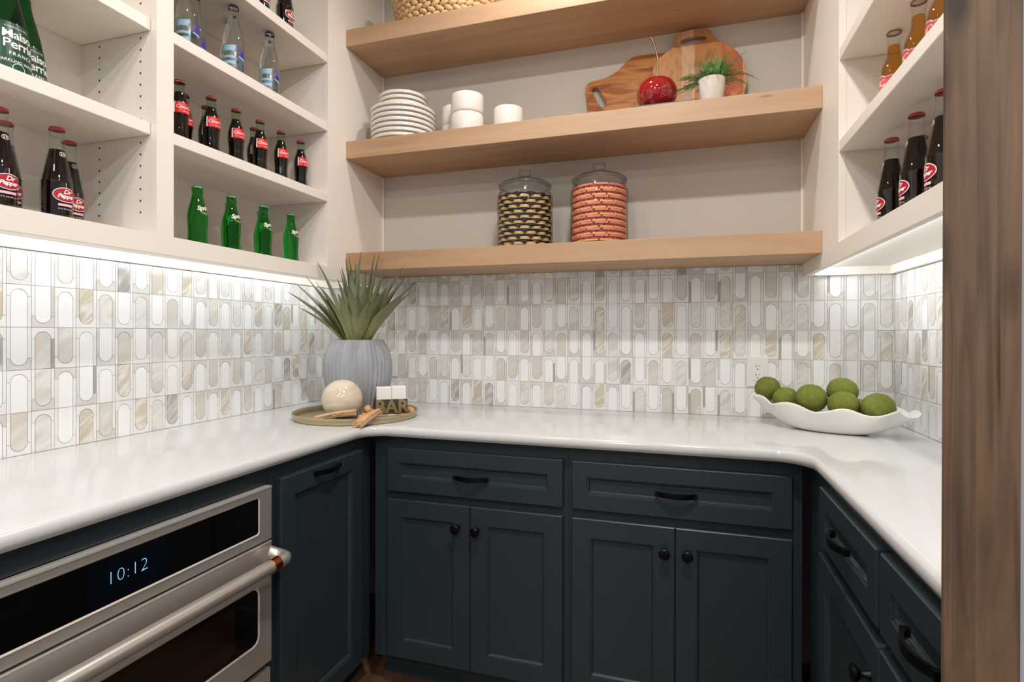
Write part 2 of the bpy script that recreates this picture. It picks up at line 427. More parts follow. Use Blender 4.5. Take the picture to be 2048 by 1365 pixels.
def mosaic(wall, cw, u_of, n0, n1, rows, trans_u, rz, pats, frames, k0, skip=None):
    """u_of(k) = centre along the wall; trans_u(u) -> world xyz at z=0"""
    sb = B(); rnd = random.Random(11)
    R = cw * 0.345; sw = cw / 2 - 0.0008; spr = 0.0115 + R
    for r_i, z0, zmax in rows:
        for k in range(n0, n1):
            up = (k + r_i) % 2 == 1
            i = k - k0
            ps = pats.get(r_i); fs_ = frames.get(r_i)
            im = ps[i] if ps and 0 <= i < len(ps) else rnd.choice('WWWWmmBBD' if rnd.random() < .9 else 'G')
            fm = fs_[i] if fs_ and 0 <= i < len(fs_) else ('g' if im == 'W' and rnd.random() < .45 else 'w')
            if im == 'm' and rnd.random() < .12: im = 'D'
            a, b_ = tile_meshes(cw, up, zmax, IM[im], T_f if fm == 'g' else frame_tile)
            p = trans_u(u_of(k)); loc = (p[0], p[1], CT + z0)
            if a: link('tile', a, wall, loc, rz)
            if b_: link('tile_surround', b_, wall, loc, rz)
            za, zb = (0.0007, PITCH_Z - spr - 0.0004) if up else (spr + 0.0004, PITCH_Z - 0.0007)
            zb = min(zb, zmax)
            if zb > za:
                for s_ in (-1, 1):
                    mi = rnd.choices([0, 1, 2], [72, 25, 3])[0]
                    c = Matrix.Translation(loc) @ Matrix.Rotation(rz, 4, 'Z')
                    q = B().box(s_ * (R + 0.0007), -TH, za, s_ * sw, 0, zb, mi).xf(c)
                    sb.add(q.v, q.f, mi)
    o = sb.obj('tile_edging', [frame_tile, T_f, mat('dark_tile_edge', (172, 168, 162), 0.2)], wall); tag(o, kind='stuff')
full = [(i, i * PITCH_Z, PITCH_Z) for i in range(5)]
BP = {4: 'mGWWWBWmBWBWWmBmWDWWWWWBWBBWWBWmmWWmm', 3: 'BWWBmWmWWBBWBWWmWDWWBWmWmWmDWWmmWWWmm', 2: 'WBBWWBWBBWWBWmBWWDmWWWDWBWDmWDWWmWmWm',
      1: 'BWWBmWmWWBBWBWWWWWmGWBWmWBWWWWWmWBWmW', 0: 'WBBWWGWmGWWmWBmWWDWWmWBWDWmWWWWBWWmWW'}
BF = {4: 'ggwwggwwwwggwwgwwwwwwwwwgwwggwwwwgwgw', 3: 'gwwgggwwgwggwwgwwwwwwwwwwwwwggwwgwwww', 2: 'wwwwgwggwgwwwgwgggwggwwwwwgwgwggwwgwg',
      1: 'gwgwggwwwwwgwwgwgwwwwwwwggwgwgggwwwgg', 0: 'wwgwwwggwgwwgwwwgwgwwwgwwwwgwwwwwwwgw'}
LP = {4: 'mWmWWGWDWDmWmWmWmWWmmWmW', 3: 'WWWDmWmWBWWBWmWmWGDWmWmW', 2: 'WBBWWBWmWmBWmWDWmBWWDGmW', 1: 'WmWWWmWmWDWBWBWmBWGDWmWB', 0: 'BmWmBWDmGWBWmWBWWBWWGBmW'}
LF = {4: 'gwwwgwgwwwwwwwgwwwwwwwww', 3: 'wgwwwwgwwggwgwgwwwwwwwww', 2: 'gwwwggwgwwwgwgwgwwgwwwww', 1: 'wgggwwgwwwgwgwgwgwwwwwgw', 0: 'wwwwgwwwwwwgwgwwggwwwwww'}
mosaic(wall_back, 0.0541, lambda k: 0.6595 + 0.0541 * k, -11, 32, full + [(5, 5 * PITCH_Z, 0.024)], lambda u_: (u_, 0, 0), 0, BP, BF, -5)
lrows = full[:4] + [(4, 4 * PITCH_Z, 0.0900)]
mosaic(wall_left, 0.0556, lambda k: -1.3102 + 0.0556 * k, -20, 24, lrows, lambda u_: (0, u_, 0), PI / 2, LP, LF, 0)
mosaic(wall_right, 0.0556, lambda k: 0.033 + 0.0556 * k, 0, 27, lrows, lambda u_: (Wd, -u_, 0), -PI / 2, {}, {}, 0)

# ------------------------------------------------------------ worktop
def fillet(c, r_, a0, a1, n=10): return [(c[0] + r_ * math.cos(a0 + (a1 - a0) * i / n), c[1] + r_ * math.sin(a0 + (a1 - a0) * i / n)) for i in range(n + 1)]
XL, YB, XR_ = 0.614, -0.6329, 1.958
rl, rr_ = 0.07, 0.085
path = [(XL, -2.48)] + fillet((XL + rl, YB - rl), rl, PI, PI / 2) + fillet((XR_ - rr_, YB - rr_), rr_, PI / 2, 0) + [(XR_, -1.518)]
b = B()
T = 0.0325; er = 0.013
prof = [(0.03, -T), (er * .6, -T)] + [(er - er * math.sin(t), -T + er - er * math.cos(t)) for t in (0.5, 1.0, PI / 2)] + [(er - er * math.cos(t), -er + er * math.sin(t)) for t in (0.35, 0.8, 1.2, PI / 2)]
nrm = []
for i, p in enumerate(path):
    a = Vector(path[max(0, i - 1)]); c = Vector(path[min(len(path) - 1, i + 1)]); d = (c - a).normalized()
    nrm.append(Vector((-d.y, d.x)))   # into the slab (left of travel)
vs = []; fs = []
m_ = len(prof)
for p, n_ in zip(path, nrm):
    for (d, z) in prof: vs.append((p[0] + n_.x * d, p[1] + n_.y * d, CT + z))
for i in range(len(path) - 1):
    for j in range(m_ - 1): fs.append((i * m_ + j, (i + 1) * m_ + j, (i + 1) * m_ + j + 1, i * m_ + j + 1))
n0 = len(vs)
outer = [(Wd - 0.0045, -1.518), (Wd - 0.0045, -0.0045), (0.0045, -0.0045), (0.0045, -2.48)]
for z in (CT, CT - T):
    for p in outer: vs.append((p[0], p[1], z))
fs.append(tuple(i * m_ + m_ - 1 for i in range(len(path))) + (n0, n0 + 1, n0 + 2, n0 + 3))
fs.append(tuple(reversed(tuple(i * m_ for i in range(len(path))) + (n0 + 4, n0 + 5, n0 + 6, n0 + 7))))
fs += [(n0, n0 + 4, n0 + 5, n0 + 1), (n0 + 1, n0 + 5, n0 + 6, n0 + 2), (n0 + 2, n0 + 6, n0 + 7, n0 + 3)]
fs.append(tuple(range(m_)) + (n0 + 3, n0 + 7)); e0 = (len(path) - 1) * m_
fs.append(tuple(reversed(range(e0, e0 + m_))) + (n0 + 4, n0))
b.add(vs, fs)
top = link('worktop', b.mesh('worktop', [counter], smooth=True, sharp=50))
tag(top, 'white quartz worktop wrapping round three sides with rounded inside corners', 'worktop')

# ------------------------------------------------------------ base cabinets
def shaker(x0, z0, x1, z1, fw=0.057, t=0.022):
    """front in local coords, back at y=0, face at y=-t"""
    q = []
    for (d, y) in [(0, 0), (0, -t + 0.0025), (0.0025, -t), (fw, -t), (fw + 0.0005, -t + 0.004), (fw + 0.005, -t + 0.0045), (fw + 0.009, -t + 0.0105), (fw + 0.010, -t + 0.011)]:
        q.append((x0 + d, z0 + d, x1 - d, z1 - d, y))
    return B().rings(q)
def pull_mesh(L=0.116):
    b_ = B(); N = 14; vs = []; fs = []
    for i in range(N + 1):
        t = i / N; x = (t - .5) * L; y = -0.026 * math.sin(PI * t) ** 0.55 - 0.001
        h = 0.0065 + 0.0015 * math.sin(PI * t); th = 0.0055
        yi = min(-0.0002, y + th + 0.003 * abs(t - .5))
        vs += [(x, y, -h), (x, y, h), (x * 0.97, yi, h), (x * 0.97, yi, -h)]
    for i in range(N):
        for k in range(4): q = (k + 1) % 4; fs.append((i * 4 + k, i * 4 + q, (i + 1) * 4 + q, (i + 1) * 4 + k))
    fs += [(0, 1, 2, 3), (N * 4 + 3, N * 4 + 2, N * 4 + 1, N * 4)]
    b_.add(vs, fs)
    for s_ in (-1, 1): b_.box(s_ * L * .47 - 0.005, -0.012, -0.0065, s_ * L * .47 + 0.005, 0.0, 0.0065)
    return b_.mesh('handle', [black], smooth=True, sharp=50)
def knob_mesh():
    pr = [(0.0, 0.0), (0.009, 0.0), (0.009, 0.003), (0.006, 0.008), (0.006, 0.015), (0.012, 0.020), (0.0155, 0.024), (0.0155, 0.028), (0.012, 0.031), (0.0, 0.032)]
    b_ = B().lathe([(a, c) for a, c in pr], 20); b_.xf(Matrix.Rotation(PI / 2, 4, 'X'))
    return b_.mesh('knob', [black], smooth=True, sharp=35)
PULL, KNOB = pull_mesh(), knob_mesh()
FT = 0.022
def front(parent, kind, x0, z0, x1, z1, fw=0.057, handle=None, knob=None):
    o = shaker(x0, z0, x1, z1, fw).obj(kind, [dark], parent)
    if handle: link('handle', PULL, o, (handle[0], -FT, handle[1]))
    if knob: link('knob', KNOB, o, (knob[0], -FT, knob[1]))
    return o
def base_box(parent, x0, x1, depth, ztop=CT - T, open_front=False):
    bx('face_frame', dark, parent, x0, 0, 0.105, x1, 0.02, ztop - 0.0005)
    bx('carcass', dark, parent, x0 + 0.001, 0.0205, 0.10, x1 - 0.001, depth, ztop - 0.001)
    bx('toe_kick', dark, parent, x0 + 0.001, 0.075, 0.0, x1 - 0.001, 0.09, 0.10)
YF = -0.588
t = thing('base_cabinet', 'dark teal base cabinet on back wall nearest the left corner, drawer over two doors', 'cabinet', (0, YF, 0), group='dark base cabinets')
base_box(t, 0.608, 1.297, 0.58)
front(t, 'drawer', 0.667, 0.6895, 1.2824, 0.8382, 0.047, handle=(0.977, 0.757))
front(t, 'door', 0.667, 0.1208, 0.9718, 0.6628, knob=(0.930, 0.592))
front(t, 'door', 0.9738, 0.1208, 1.2824, 0.6628, knob=(0.998, 0.590))
t = thing('base_cabinet', 'dark teal base cabinet on back wall nearest the right corner, drawer over two doors', 'cabinet', (0, YF, 0), group='dark base cabinets')
base_box(t, 1.298, 1.956, 0.58)
front(t, 'drawer', 1.3108, 0.6895, 1.9285, 0.8382, 0.047, handle=(1.620, 0.761))
front(t, 'door', 1.3108, 0.1208, 1.6172, 0.6628, knob=(1.588, 0.592))
front(t, 'door', 1.6192, 0.1208, 1.9285, 0.6628, knob=(1.652, 0.592))
# left run, local x = world y
XFL = 0.586
t = thing('base_cabinet', 'narrow dark teal pull-out cabinet between the oven and the left corner', 'cabinet', (XFL, 0, 0), PI / 2, group='dark base cabinets')
base_box(t, -1.086, -0.590, 0.575)
front(t, 'door', -1.0593, 0.1208, -0.6714, 0.8390, 0.055, handle=(-0.864, 0.8205))
t = thing('base_cabinet', 'dark teal cabinet housing the built-in oven, left side', 'cabinet', (XFL, 0, 0), PI / 2, group='dark base cabinets')
bx('face_frame', dark, t, -1.885, 0, 0.8335, -1.088, 0.02, CT - T - 0.0005)
bx('side_panel', dark, t, -1.0915, 0.0205, 0.10, -1.0875, 0.575, CT - T - 0.001)
bx('side_panel', dark, t, -1.8855, 0.0205, 0.10, -1.8815, 0.575, CT - T - 0.001)
bx('base_panel', dark, t, -1.8815, 0.0, 0.105, -1.0915, 0.575, 0.27)
bx('toe_kick', dark, t, -1.885, 0.075, 0.0, -1.088, 0.09, 0.10)
t = thing('base_cabinet', 'dark teal cabinet beyond the oven at the open end of the left run', 'cabinet', (XFL, 0, 0), PI / 2, group='dark base cabinets')
base_box(t, -2.46, -1.888, 0.575)
front(t, 'drawer', -2.43, 0.6895, -1.915, 0.8382, 0.047, handle=(-2.17, 0.76))
front(t, 'door', -2.43, 0.1208, -2.174, 0.6628, knob=(-2.20, 0.592))
front(t, 'door', -2.172, 0.1208, -1.915, 0.6628, knob=(-2.15, 0.592))
# right run, local x = -world y
XFR = 1.978
t = thing('base_cabinet', 'dark teal base cabinet along the right wall with two drawers over two doors', 'cabinet', (XFR, 0, 0), -PI / 2, group='dark base cabinets')
base_box(t, 0.590, 1.516, 0.37)
front(t, 'drawer', 0.7860, 0.7258, 1.1938, 0.8620, 0.047, handle=(0.985, 0.796))
front(t, 'drawer', 1.2135, 0.7258, 1.513, 0.8640, 0.047, handle=(1.395, 0.796))
front(t, 'door', 0.7760, 0.1208, 1.2055, 0.6990, knob=(1.165, 0.627))
front(t, 'door', 1.2095, 0.1208, 1.513, 0.6990, knob=(1.47, 0.627))

# ------------------------------------------------------------ oven
ov = thing('wall_oven', 'stainless steel built-in oven with black glass, clock display and bar handle', 'oven', (XFL, 0, 0), PI / 2)
y0, y1 = -1.877, -1.0945          # local x range
def rrect(x0, z0, x1, z1, r_, n=5):
    pts = []
    for cx_, cz_, a in ((x1 - r_, z0 + r_, -PI / 2), (x1 - r_, z1 - r_, 0), (x0 + r_, z1 - r_, PI / 2), (x0 + r_, z0 + r_, PI)):
        for i in range(n + 1): pts.append((cx_ + r_ * math.cos(a + PI / 2 * i / n), cz_ + r_ * math.sin(a + PI / 2 * i / n)))
    return pts
def panel_hole(b_, x0, z0, x1, z1, hx0, hz0, hx1, hz1, r_, yf, yr, mi=0):
    """slab with rounded-rectangle recess lined to depth yr"""
    hole = rrect(hx0, hz0, hx1, hz1, r_); n = len(hole); q = n // 4
    vs = [(p[0], yf, p[1]) for p in hole]; fs = []
    cor = [(x1, yf, z0), (x1, yf, z1), (x0, yf, z1), (x0, yf, z0)]
    k = len(vs); vs += cor
    for c in range(4):
        for i in range(q - 1): fs.append((k + c, c * q + i + 1, c * q + i))
        nx = (c + 1) % 4
        fs.append((k + c, k + nx, (nx * q) % n, c * q + q - 1))
    b_.add(vs, fs, mi)
    vs2 = [(p[0], yf, p[1]) for p in hole] + [(p[0], yr, p[1]) for p in hole]
    b_.add(vs2, [(i, (i + 1) % n, (i + 1) % n + n, i + n) for i in range(n)], mi)
    # outer sides
    o = [(x0, z0), (x1, z0), (x1, z1), (x0, z1)]
    b_.add([(p[0], yf, p[1]) for p in o] + [(p[0], 0.0, p[1]) for p in o], [(i, (i + 1) % 4, (i + 1) % 4 + 4, i + 4) for i in range(4)], mi)
def ring(b_, x0, z0, x1, z1, r_, w, ya, yb, mi=0):
    A_ = rrect(x0, z0, x1, z1, r_); C_ = rrect(x0 + w, z0 + w, x1 - w, z1 - w, max(0.001, r_ - w)); n = len(A_)
    vs = [(p[0], ya, p[1]) for p in A_] + [(p[0], yb, p[1]) for p in C_]
    b_.add(vs, [(i, (i + 1) % n, (i + 1) % n + n, i + n) for i in range(n)], mi)
OF = -0.020
b = B(); panel_hole(b, y0, 0.6935, y1, 0.8310, y0 + 0.043, 0.7165, y1 - 0.043, 0.8130, 0.010, OF, OF + 0.004)
cp = b.obj('control_panel', [steel], ov)
b = B(); ring(b, y0 + 0.0425, 0.716, y1 - 0.0425, 0.8135, 0.010, 0.0035, OF - 0.0012, OF + 0.001); b.obj('trim_ring', [steel_hi], cp)
B().prism(rrect(y0 + 0.044, 0.7175, y1 - 0.044, 0.812, 0.009), OF + 0.0012, -0.002).obj('glass_panel', [blackglass], cp)
B().box(y0, OF - 0.001, 0.8275, y1, 0.0, 0.8315).obj('top_edge', [steel_hi], cp)
b = B().box(-1.5600, OF + 0.0006, 0.7225, -1.400, OF + 0.0012, 0.807); b.obj('display', [display], cp)
vs, fs = text_mesh('10:12', 0.036, 0.0, -0.0010, space=1.08); 
b = B(); b.add([(x - 1.4835, OF + 0.0002, z + 0.7665) for x, z, _ in vs], fs); b.obj('clock_digits', [digits], cp)
# door
b = B(); panel_hole(b, y0, 0.372, y1, 0.6865, y0 + 0.043, 0.4365, y1 - 0.043, 0.5865, 0.024, OF, OF + 0.004)
od = b.obj('oven_door', [steel], ov)
b = B(); ring(b, y0 + 0.0425, 0.436, y1 - 0.0425, 0.587, 0.024, 0.0045, OF - 0.0012, OF + 0.001); b.obj('trim_ring', [steel_hi], od)
B().prism(rrect(y0 + 0.044, 0.4375, y1 - 0.044, 0.5855, 0.023), OF + 0.0012, -0.002).obj('door_glass', [blackglass], od)
B().prism(rrect(y0 + 0.12, 0.452, y1 - 0.12, 0.571, 0.02), OF + 0.0008, OF + 0.0012).obj('door_window', [mat('brown_window_glass', (30, 20, 13), 0.05)], od)
B().box(y0, OF - 0.001, 0.6845, y1, 0.0, 0.6870).obj('top_edge', [steel_hi], od)
hb = B()
hz, hy = 0.6480, OF - 0.050
hb.tube([(y0 + 0.035, hy, hz), (y1 - 0.035, hy, hz)], 0.0165, 20)
hd = hb.obj('handle', [steel], od, smooth=True, sharp=50)
for s_, xx in ((1, y1), (-1, y0)):
    b = B()
    pts = [(xx - s_ * 0.036, hy, hz), (xx - s_ * 0.012, hy, hz), (xx - s_ * 0.002, hy + 0.006, hz), (xx + s_ * 0.002, hy + 0.018, hz), (xx - s_ * 0.001, OF - 0.016, hz + 0.003), (xx - s_ * 0.012, OF - 0.0005, hz + 0.008)]
    b.tube(pts, [0.0168, 0.0168, 0.0168, 0.017, 0.018, 0.021], 20); b.obj('handle_bracket', [steel], hd, smooth=True, sharp=60)
    b = B(); b.tube([(xx - s_ * 0.060, hy, hz), (xx - s_ * 0.0605, hy, hz), (xx - s_ * 0.036, hy, hz)], [0.0178, 0.0182, 0.0182], 20); o = b.obj('copper_ring', [copper], hd, smooth=True, sharp=40)
    o['label'] = 'copper ring on the oven handle'
B().box(y0, OF + 0.004, 0.300, y1, 0.0, 0.352).obj('bottom_trim', [steel], ov)
B().box(y0 + 0.004, 0.001, 0.275, y1 - 0.004, 0.50, 0.830).obj('oven_body', [mat('oven_black', (12, 12, 12), 0.6)], ov)

# ------------------------------------------------------------ wall cabinets
ZB, ZO, ST = 1.447, 1.498, 0.033
def wall_cabinet(label, x_face, x_wall, y_near, openings, shelves, sgn, part_pins):
    """sgn=+1: cabinet on the left wall facing +x"""
    xw = x_wall + sgn * 0.0005
    t_ = thing('wall_cabinet', label, 'cabinet', (0, 0, 0), 0, 'cream open wall cabinets')
    xb = xw + sgn * 0.006
    bx('back_panel', paint, t_, xw, y_near, 1.46, xb, -0.0005, CEIL - 0.002)
    xi = x_face - sgn * 0.0195
    bx('bottom_panel', paint, t_, xb, y_near, 1.4785, xi, -0.0005, 1.4975)
    # face frame
    f_ = B()
    xa, xc = x_face - sgn * 0.019, x_face
    ys = [-0.0005]
    for (a, c) in openings: ys += [a, c]
    ys.append(y_near)
    for i in range(0, len(ys), 2): f_.box(xa, ys[i], ZB, xc, ys[i + 1], CEIL - 0.002)
    for (a, c) in openings: f_.box(xa, a, ZB, xc, c, ZO); f_.box(xa, a, 2.78, xc, c, CEIL - 0.002)
    f_.obj('face_frame', [paint], t_)
    pp = []
    for i, (a, c) in enumerate(openings):
        # interior sides
        for yy, s_ in ((a, 1), (c, -1)):
            bx('side_panel', paint, t_, xb, yy + s_ * 0.0005, 1.4975, xi, yy + s_ * 0.018, CEIL - 0.002)
        for (zt, rec) in shelves[i]:
            xf_ = x_face - sgn * rec
            q = B().box(xb + sgn * 0.0005, c + 0.0012, zt - ST, xf_, a - 0.0012, zt); q.obj('shelf', [paint], t_, bevel=0.0022)
    # pin holes
    ph = B()
    for (yy, dy) in part_pins:
        for xx in (0.078, 0.231):
            X = xx if sgn > 0 else Wd - xx
            z = 1.56
            while z < 2.75:
                ph.box(X - 0.0022, yy, z - 0.0022, X + 0.0022, yy + dy * 0.0006, z + 0.0022); z += 0.0315
    tag(ph.obj('pin_holes', [slot], t_), kind='stuff')
    # cleats along the wall beneath
    bx('wall_cleat', paint, t_, xw + sgn * 0.0045, y_near, 1.4485, xw + sgn * 0.0215, -0.0205, 1.4780)
    return t_
lc = wall_cabinet('tall cream open-shelf cabinet on the left wall full of glass bottles', 0.2884, 0.0, -2.44,
             [(-0.4185, -1.1090), (-1.1605, -1.86)], [[(1.7885, 0.001), (2.069, 0.001), (2.3405, 0.001)], [(1.7988, 0.0205), (2.0795, 0.0205), (2.36, 0.0205)]], 1,
             [(-1.1605, -1)])
rc = wall_cabinet('tall cream open-shelf cabinet on the right wall beside the wooden post', 2.0664, Wd, -1.518,
             [(-0.487, -1.47)], [[(1.7915, 0.001), (2.0565, 0.001), (2.335, 0.001)]], -1, [])
b = B().box(0.0215, -0.0215, 1.4485, 0.2690, -0.0045, 1.4780); b.obj('wall_cleat', [paint], lc)
b = B().box(2.0860, -0.0215, 1.4485, 2.3435, -0.0045, 1.4780); b.obj('wall_cleat', [paint], rc)
# dark shadow-gap lines are real gaps; corner beads of the niche
for i, (xx, s_) in enumerate(((0.2884, 1), (2.0664, -1))):
    o = B().box(xx, -0.009, 1.5695, xx + s_ * 0.009, -0.0002, CEIL - 0.001).obj('trim_%d' % (i + 1), [paint], bevel=0.002); tag(o, kind='structure')

# ------------------------------------------------------------ floating shelves
SY = -0.2972
for (zb_, zt_, lab) in ((1.4943, 1.5682, 'lowest thick maple floating shelf, just above the tiles'), (1.9626, 2.0363, 'middle thick maple floating shelf carrying plates and cherry'), (2.4326, 2.5032, 'topmost thick maple floating shelf under the woven basket')):
    o = B().box(0.2889, SY, zb_, 2.0659, -0.0006, zt_).obj('floating_shelf', [shelfw], bevel=0.0015)
    tag(o, lab, 'shelf', 'maple floating shelves')

# ------------------------------------------------------------ rustic post at the entrance
o = B().box(1.9145, -1.557, 0.0, 1.984, -1.549, CEIL - 0.001).box(1.926, -1.549, 0.0, 1.984, -1.519, CEIL - 0.001).obj('wooden_post', [postw], bevel=0.0015)
tag(o, 'rough brown timber post at the right edge of the pantry entrance', 'post')

# ------------------------------------------------------------ outlets
def outlet(label, x0, x1, z0, z1):
    t_ = thing('wall_outlet', label, 'outlet', ((x0 + x1) / 2, -TH - 0.0002, (z0 + z1) / 2), group='white wall outlets')
    w, h = (x1 - x0) / 2, (z1 - z0) / 2
    B().rings([(-w, -h, w, h, 0), (-w, -h, w, h, -0.004), (-w + 0.003, -h + 0.003, w - 0.003, h - 0.003, -0.006)]).obj('cover_plate', [plastic_w], t_)
    o_ = B().rings([(-0.0168, -0.0345, 0.0168, 0.0345, -0.0058), (-0.0168, -0.0345, 0.0168, 0.0345, -0.0072), (-0.016, -0.0337, 0.016, 0.0337, -0.0076)]).obj('receptacle', [plastic_w], t_)
    s_ = B()
    for cz in (0.0165, -0.0165):
        s_.box(-0.0072, -0.0079, cz + 0.001, -0.0052, -0.0075, cz + 0.009); s_.box(0.0052, -0.0079, cz + 0.002, 0.0068, -0.0075, cz + 0.008)
        s_.tube([(0, -0.0075, cz - 0.0065), (0, -0.0079, cz - 0.0065)], 0.0024, 10)
    s_.obj('slots', [slot], o_)
    B().tube([(0, -0.0055, h - 0.008), (0, -0.0066, h - 0.008)], 0.0025, 10).obj('screw', [plastic_w], t_)
outlet('white duplex outlet in the backsplash just left of the moss ball bowl', 1.8744, 1.9486, 1.0293, 1.1463)
outlet('white duplex outlet half hidden behind the ribbed grey planter', 0.2975, 0.3713, 1.0293, 1.1434)

# ------------------------------------------------------------ bottles
def shell(prof, t=0.0018):
    inner = [(max(0.0005, r_ - t), z) for r_, z in prof if z > 0.004]
    return prof[:] + [(p[0], p[1]) for p in reversed(inner)] + [(0.0005, 0.004)]
def bottle_proto(prof, h, gm, liquid=None, ltop=None, capm=None, cap_r=0.0135, labels=None):
    """returns dict of meshes"""
    pr = [(0.0005, 0.0)] + prof
    res = []
    res.append(('glass_body', B().lathe(pr + [(0.0005, pr[-1][1])], 32).mesh('glass_body', [gm], smooth=True, sharp=60), None))
    if liquid:
        lp = [(0.0005, 0.0045)] + [(r_ - 0.0022, z) for r_, z in prof if 0.005 < z < ltop] + [(prof_r(prof, ltop) - 0.0022, ltop), (0.0005, ltop)]
        res.append(('soda', B().lathe(lp, 28).mesh('soda', [liquid], smooth=True, sharp=60), None))
    if capm:
        n = 42; vs = []; fs = []
        rows = [(cap_r * 1.10, h - 0.0078, 0.0007), (cap_r * 1.085, h - 0.0066, 0.0006), (cap_r * 1.06, h - 0.004, 0.0005), (cap_r * 0.98, h - 0.0012, 0), (cap_r * 0.9, h - 0.0002, 0), (0.0005, h, 0)]
        for (rr, z, w) in rows:
            for i in range(n):
                a = 2 * PI * i / n; q = rr + w * (1 if i % 2 else -1); vs.append((q * math.cos(a), q * math.sin(a), z))
        for j in range(len(rows) - 1):
            for i in range(n): k = (i + 1) % n; fs.append((j * n + i, j * n + k, (j + 1) * n + k, (j + 1) * n + i))
        b_ = B(); b_.add(vs, fs); b_.m = [1] * n + [0] * (len(fs) - n)
        b_.add([(cap_r * 0.9 * math.cos(2 * PI * i / n), cap_r * 0.9 * math.sin(2 * PI * i / n), h - 0.0018) for i in range(n)], [tuple(range(n))], 2)
        res.append(('cap', b_.mesh('cap', [capm, cap_tin, cap_liner], smooth=True, sharp=30), None))
    if labels:
        for nm, b_, ms in labels: res.append((nm, b_.mesh(nm, ms), 'label'))
    return res
def flat(b_, name, mats): return (name, b_, mats)

P_coke = [(.0235, .0008), (.0255, .004), (.026, .012), (.0255, .022), (.0235, .040), (.0228, .055), (.0238, .072), (.0255, .090), (.026, .102), (.0256, .118), (.0235, .130), (.0205, .141), (.0172, .152), (.0148, .163), (.0134, .174), (.0128, .182), (.0142, .184), (.0142, .188), (.0130, .190), (.0130, .1945)]
P_spr = [(.026, .0008), (.0285, .004), (.0290, .012), (.0278, .022), (.0262, .034), (.0268, .052), (.0282, .075), (.0290, .094), (.0285, .104), (.0255, .118), (.0218, .132), (.0182, .146), (.0158, .158), (.0146, .168), (.0162, .171), (.0162, .176), (.0142, .179), (.0142, .184)]
P_min = [(.0300, .0008), (.0325, .004), (.0328, .02), (.0328, .10), (.0325, .118), (.0308, .135), (.0270, .152), (.0225, .170), (.0182, .188), (.0152, .203), (.0138, .215), (.0152, .219), (.0152, .224), (.0135, .226), (.0135, .2295)]
P_dp = [(.0300, .0008), (.0318, .003), (.0320, .02), (.0318, .098), (.0325, .100), (.0312, .103), (.0272, .125), (.0228, .150), (.0188, .172), (.0160, .190), (.0145, .205), (.0140, .214), (.0155, .218), (.0155, .223), (.0138, .226), (.0138, .2295)]
P_ibc = [(.0270, .0008), (.0298, .004), (.0302, .02), (.0302, .118), (.0295, .130), (.0270, .143), (.0228, .154), (.0185, .163), (.0165, .170), (.0155, .182), (.0142, .200), (.0138, .212), (.0155, .216), (.0155, .222), (.0138, .225), (.0138, .2295)]
P_per = [(.038, .0008), (.044, .005), (.0450, .02), (.0445, .05), (.0425, .085), (.0385, .12), (.0325, .155), (.0255, .185), (.0190, .210), (.0150, .230), (.0138, .245), (.0138, .262), (.0152, .264), (.0152, .270), (.0138, .272), (.0138, .2745)]
redm = mat('red_label', (226, 38, 40), 0.4); whitem = mat('white_print', (236, 230, 226), 0.45); pinkm = mat('pale_pink_print', (236, 186, 196), 0.5)
yellowm = mat('yellow_print', (226, 206, 60), 0.5); bluem = mat('violet_blue_print', (66, 44, 170), 0.45); lbluem = mat('light_blue_print', (158, 200, 220), 0.45)
paleb = mat('pale_blue_print', (206, 226, 234), 0.45); dkgreen = mat('dark_green_label', (4, 66, 42), 0.35); coral = mat('coral_label', (236, 92, 92), 0.45)
orangem = mat('orange_print', (244, 178, 96), 0.45); maroon = mat('maroon_print', (176, 26, 46), 0.4)
cap_tin = mat('tin_cap_skirt', (150, 142, 138), 0.4, metal=0.25)
cap_liner = mat('cap_liner', (84, 76, 72), 0.6)
cap_red = mat('red_cap', (208, 60, 66), 0.35, metal=0.3); cap_green = mat('mint_green_cap', (96, 176, 140), 0.35, metal=0.3); cap_blue = mat('violet_cap', (64, 48, 120), 0.35, metal=0.3)
cap_rust = mat('rust_cap', (176, 104, 84), 0.35, metal=0.4); cap_dk = mat('dark_green_cap', (10, 56, 40), 0.35, metal=0.3)

# cola label
b1 = B(); wrap(b1, grid(-0.030, -0.0165, 0.034, 0.0165, 26, 6), P_coke, 0.1135)
b2 = B(); wrap(b2, text_mesh('Coca-Cola', 0.0150, 0.35, 0.0002, space=0.85), P_coke, 0.1155, 0, 0.0008, 0, -0.001)
wrap(b2, grid(-0.010, -0.0008, 0.016, 0.0008, 8, 1), P_coke, 0.1035, 0, 0.0008)
wrap(b2, grid(-0.034, -0.0165, -0.030, 0.0165, 2, 6), P_coke, 0.1135)
PK = bottle_proto(P_coke, 0.200, glass_g, cola, 0.164, cap_red, 0.0140, [flat(b1, 'label_band', [redm]), flat(b2, 'label_lettering', [whitem])])
b1 = B(); wrap(b1, text_mesh('Sprite', 0.0190, 0.25, 0.0007, space=0.9), P_spr, 0.120, 0, 0.0006, 0, 0.0, 0.12)
b2 = B(); wrap(b2, grid(-0.012, -0.0007, 0.018, 0.0007, 10, 1), P_spr, 0.1065, 0, 0.0006); 
wrap(b1, grid(-0.006, -0.0005, 0.018, 0.0005, 10, 1), P_spr, 0.1020, 0, 0.0006)
PS = bottle_proto(P_spr, 0.190, glass_green, None, None, cap_green, 0.0150, [flat(b1, 'label_lettering', [whitem]), flat(b2, 'label_stripe', [yellowm])])
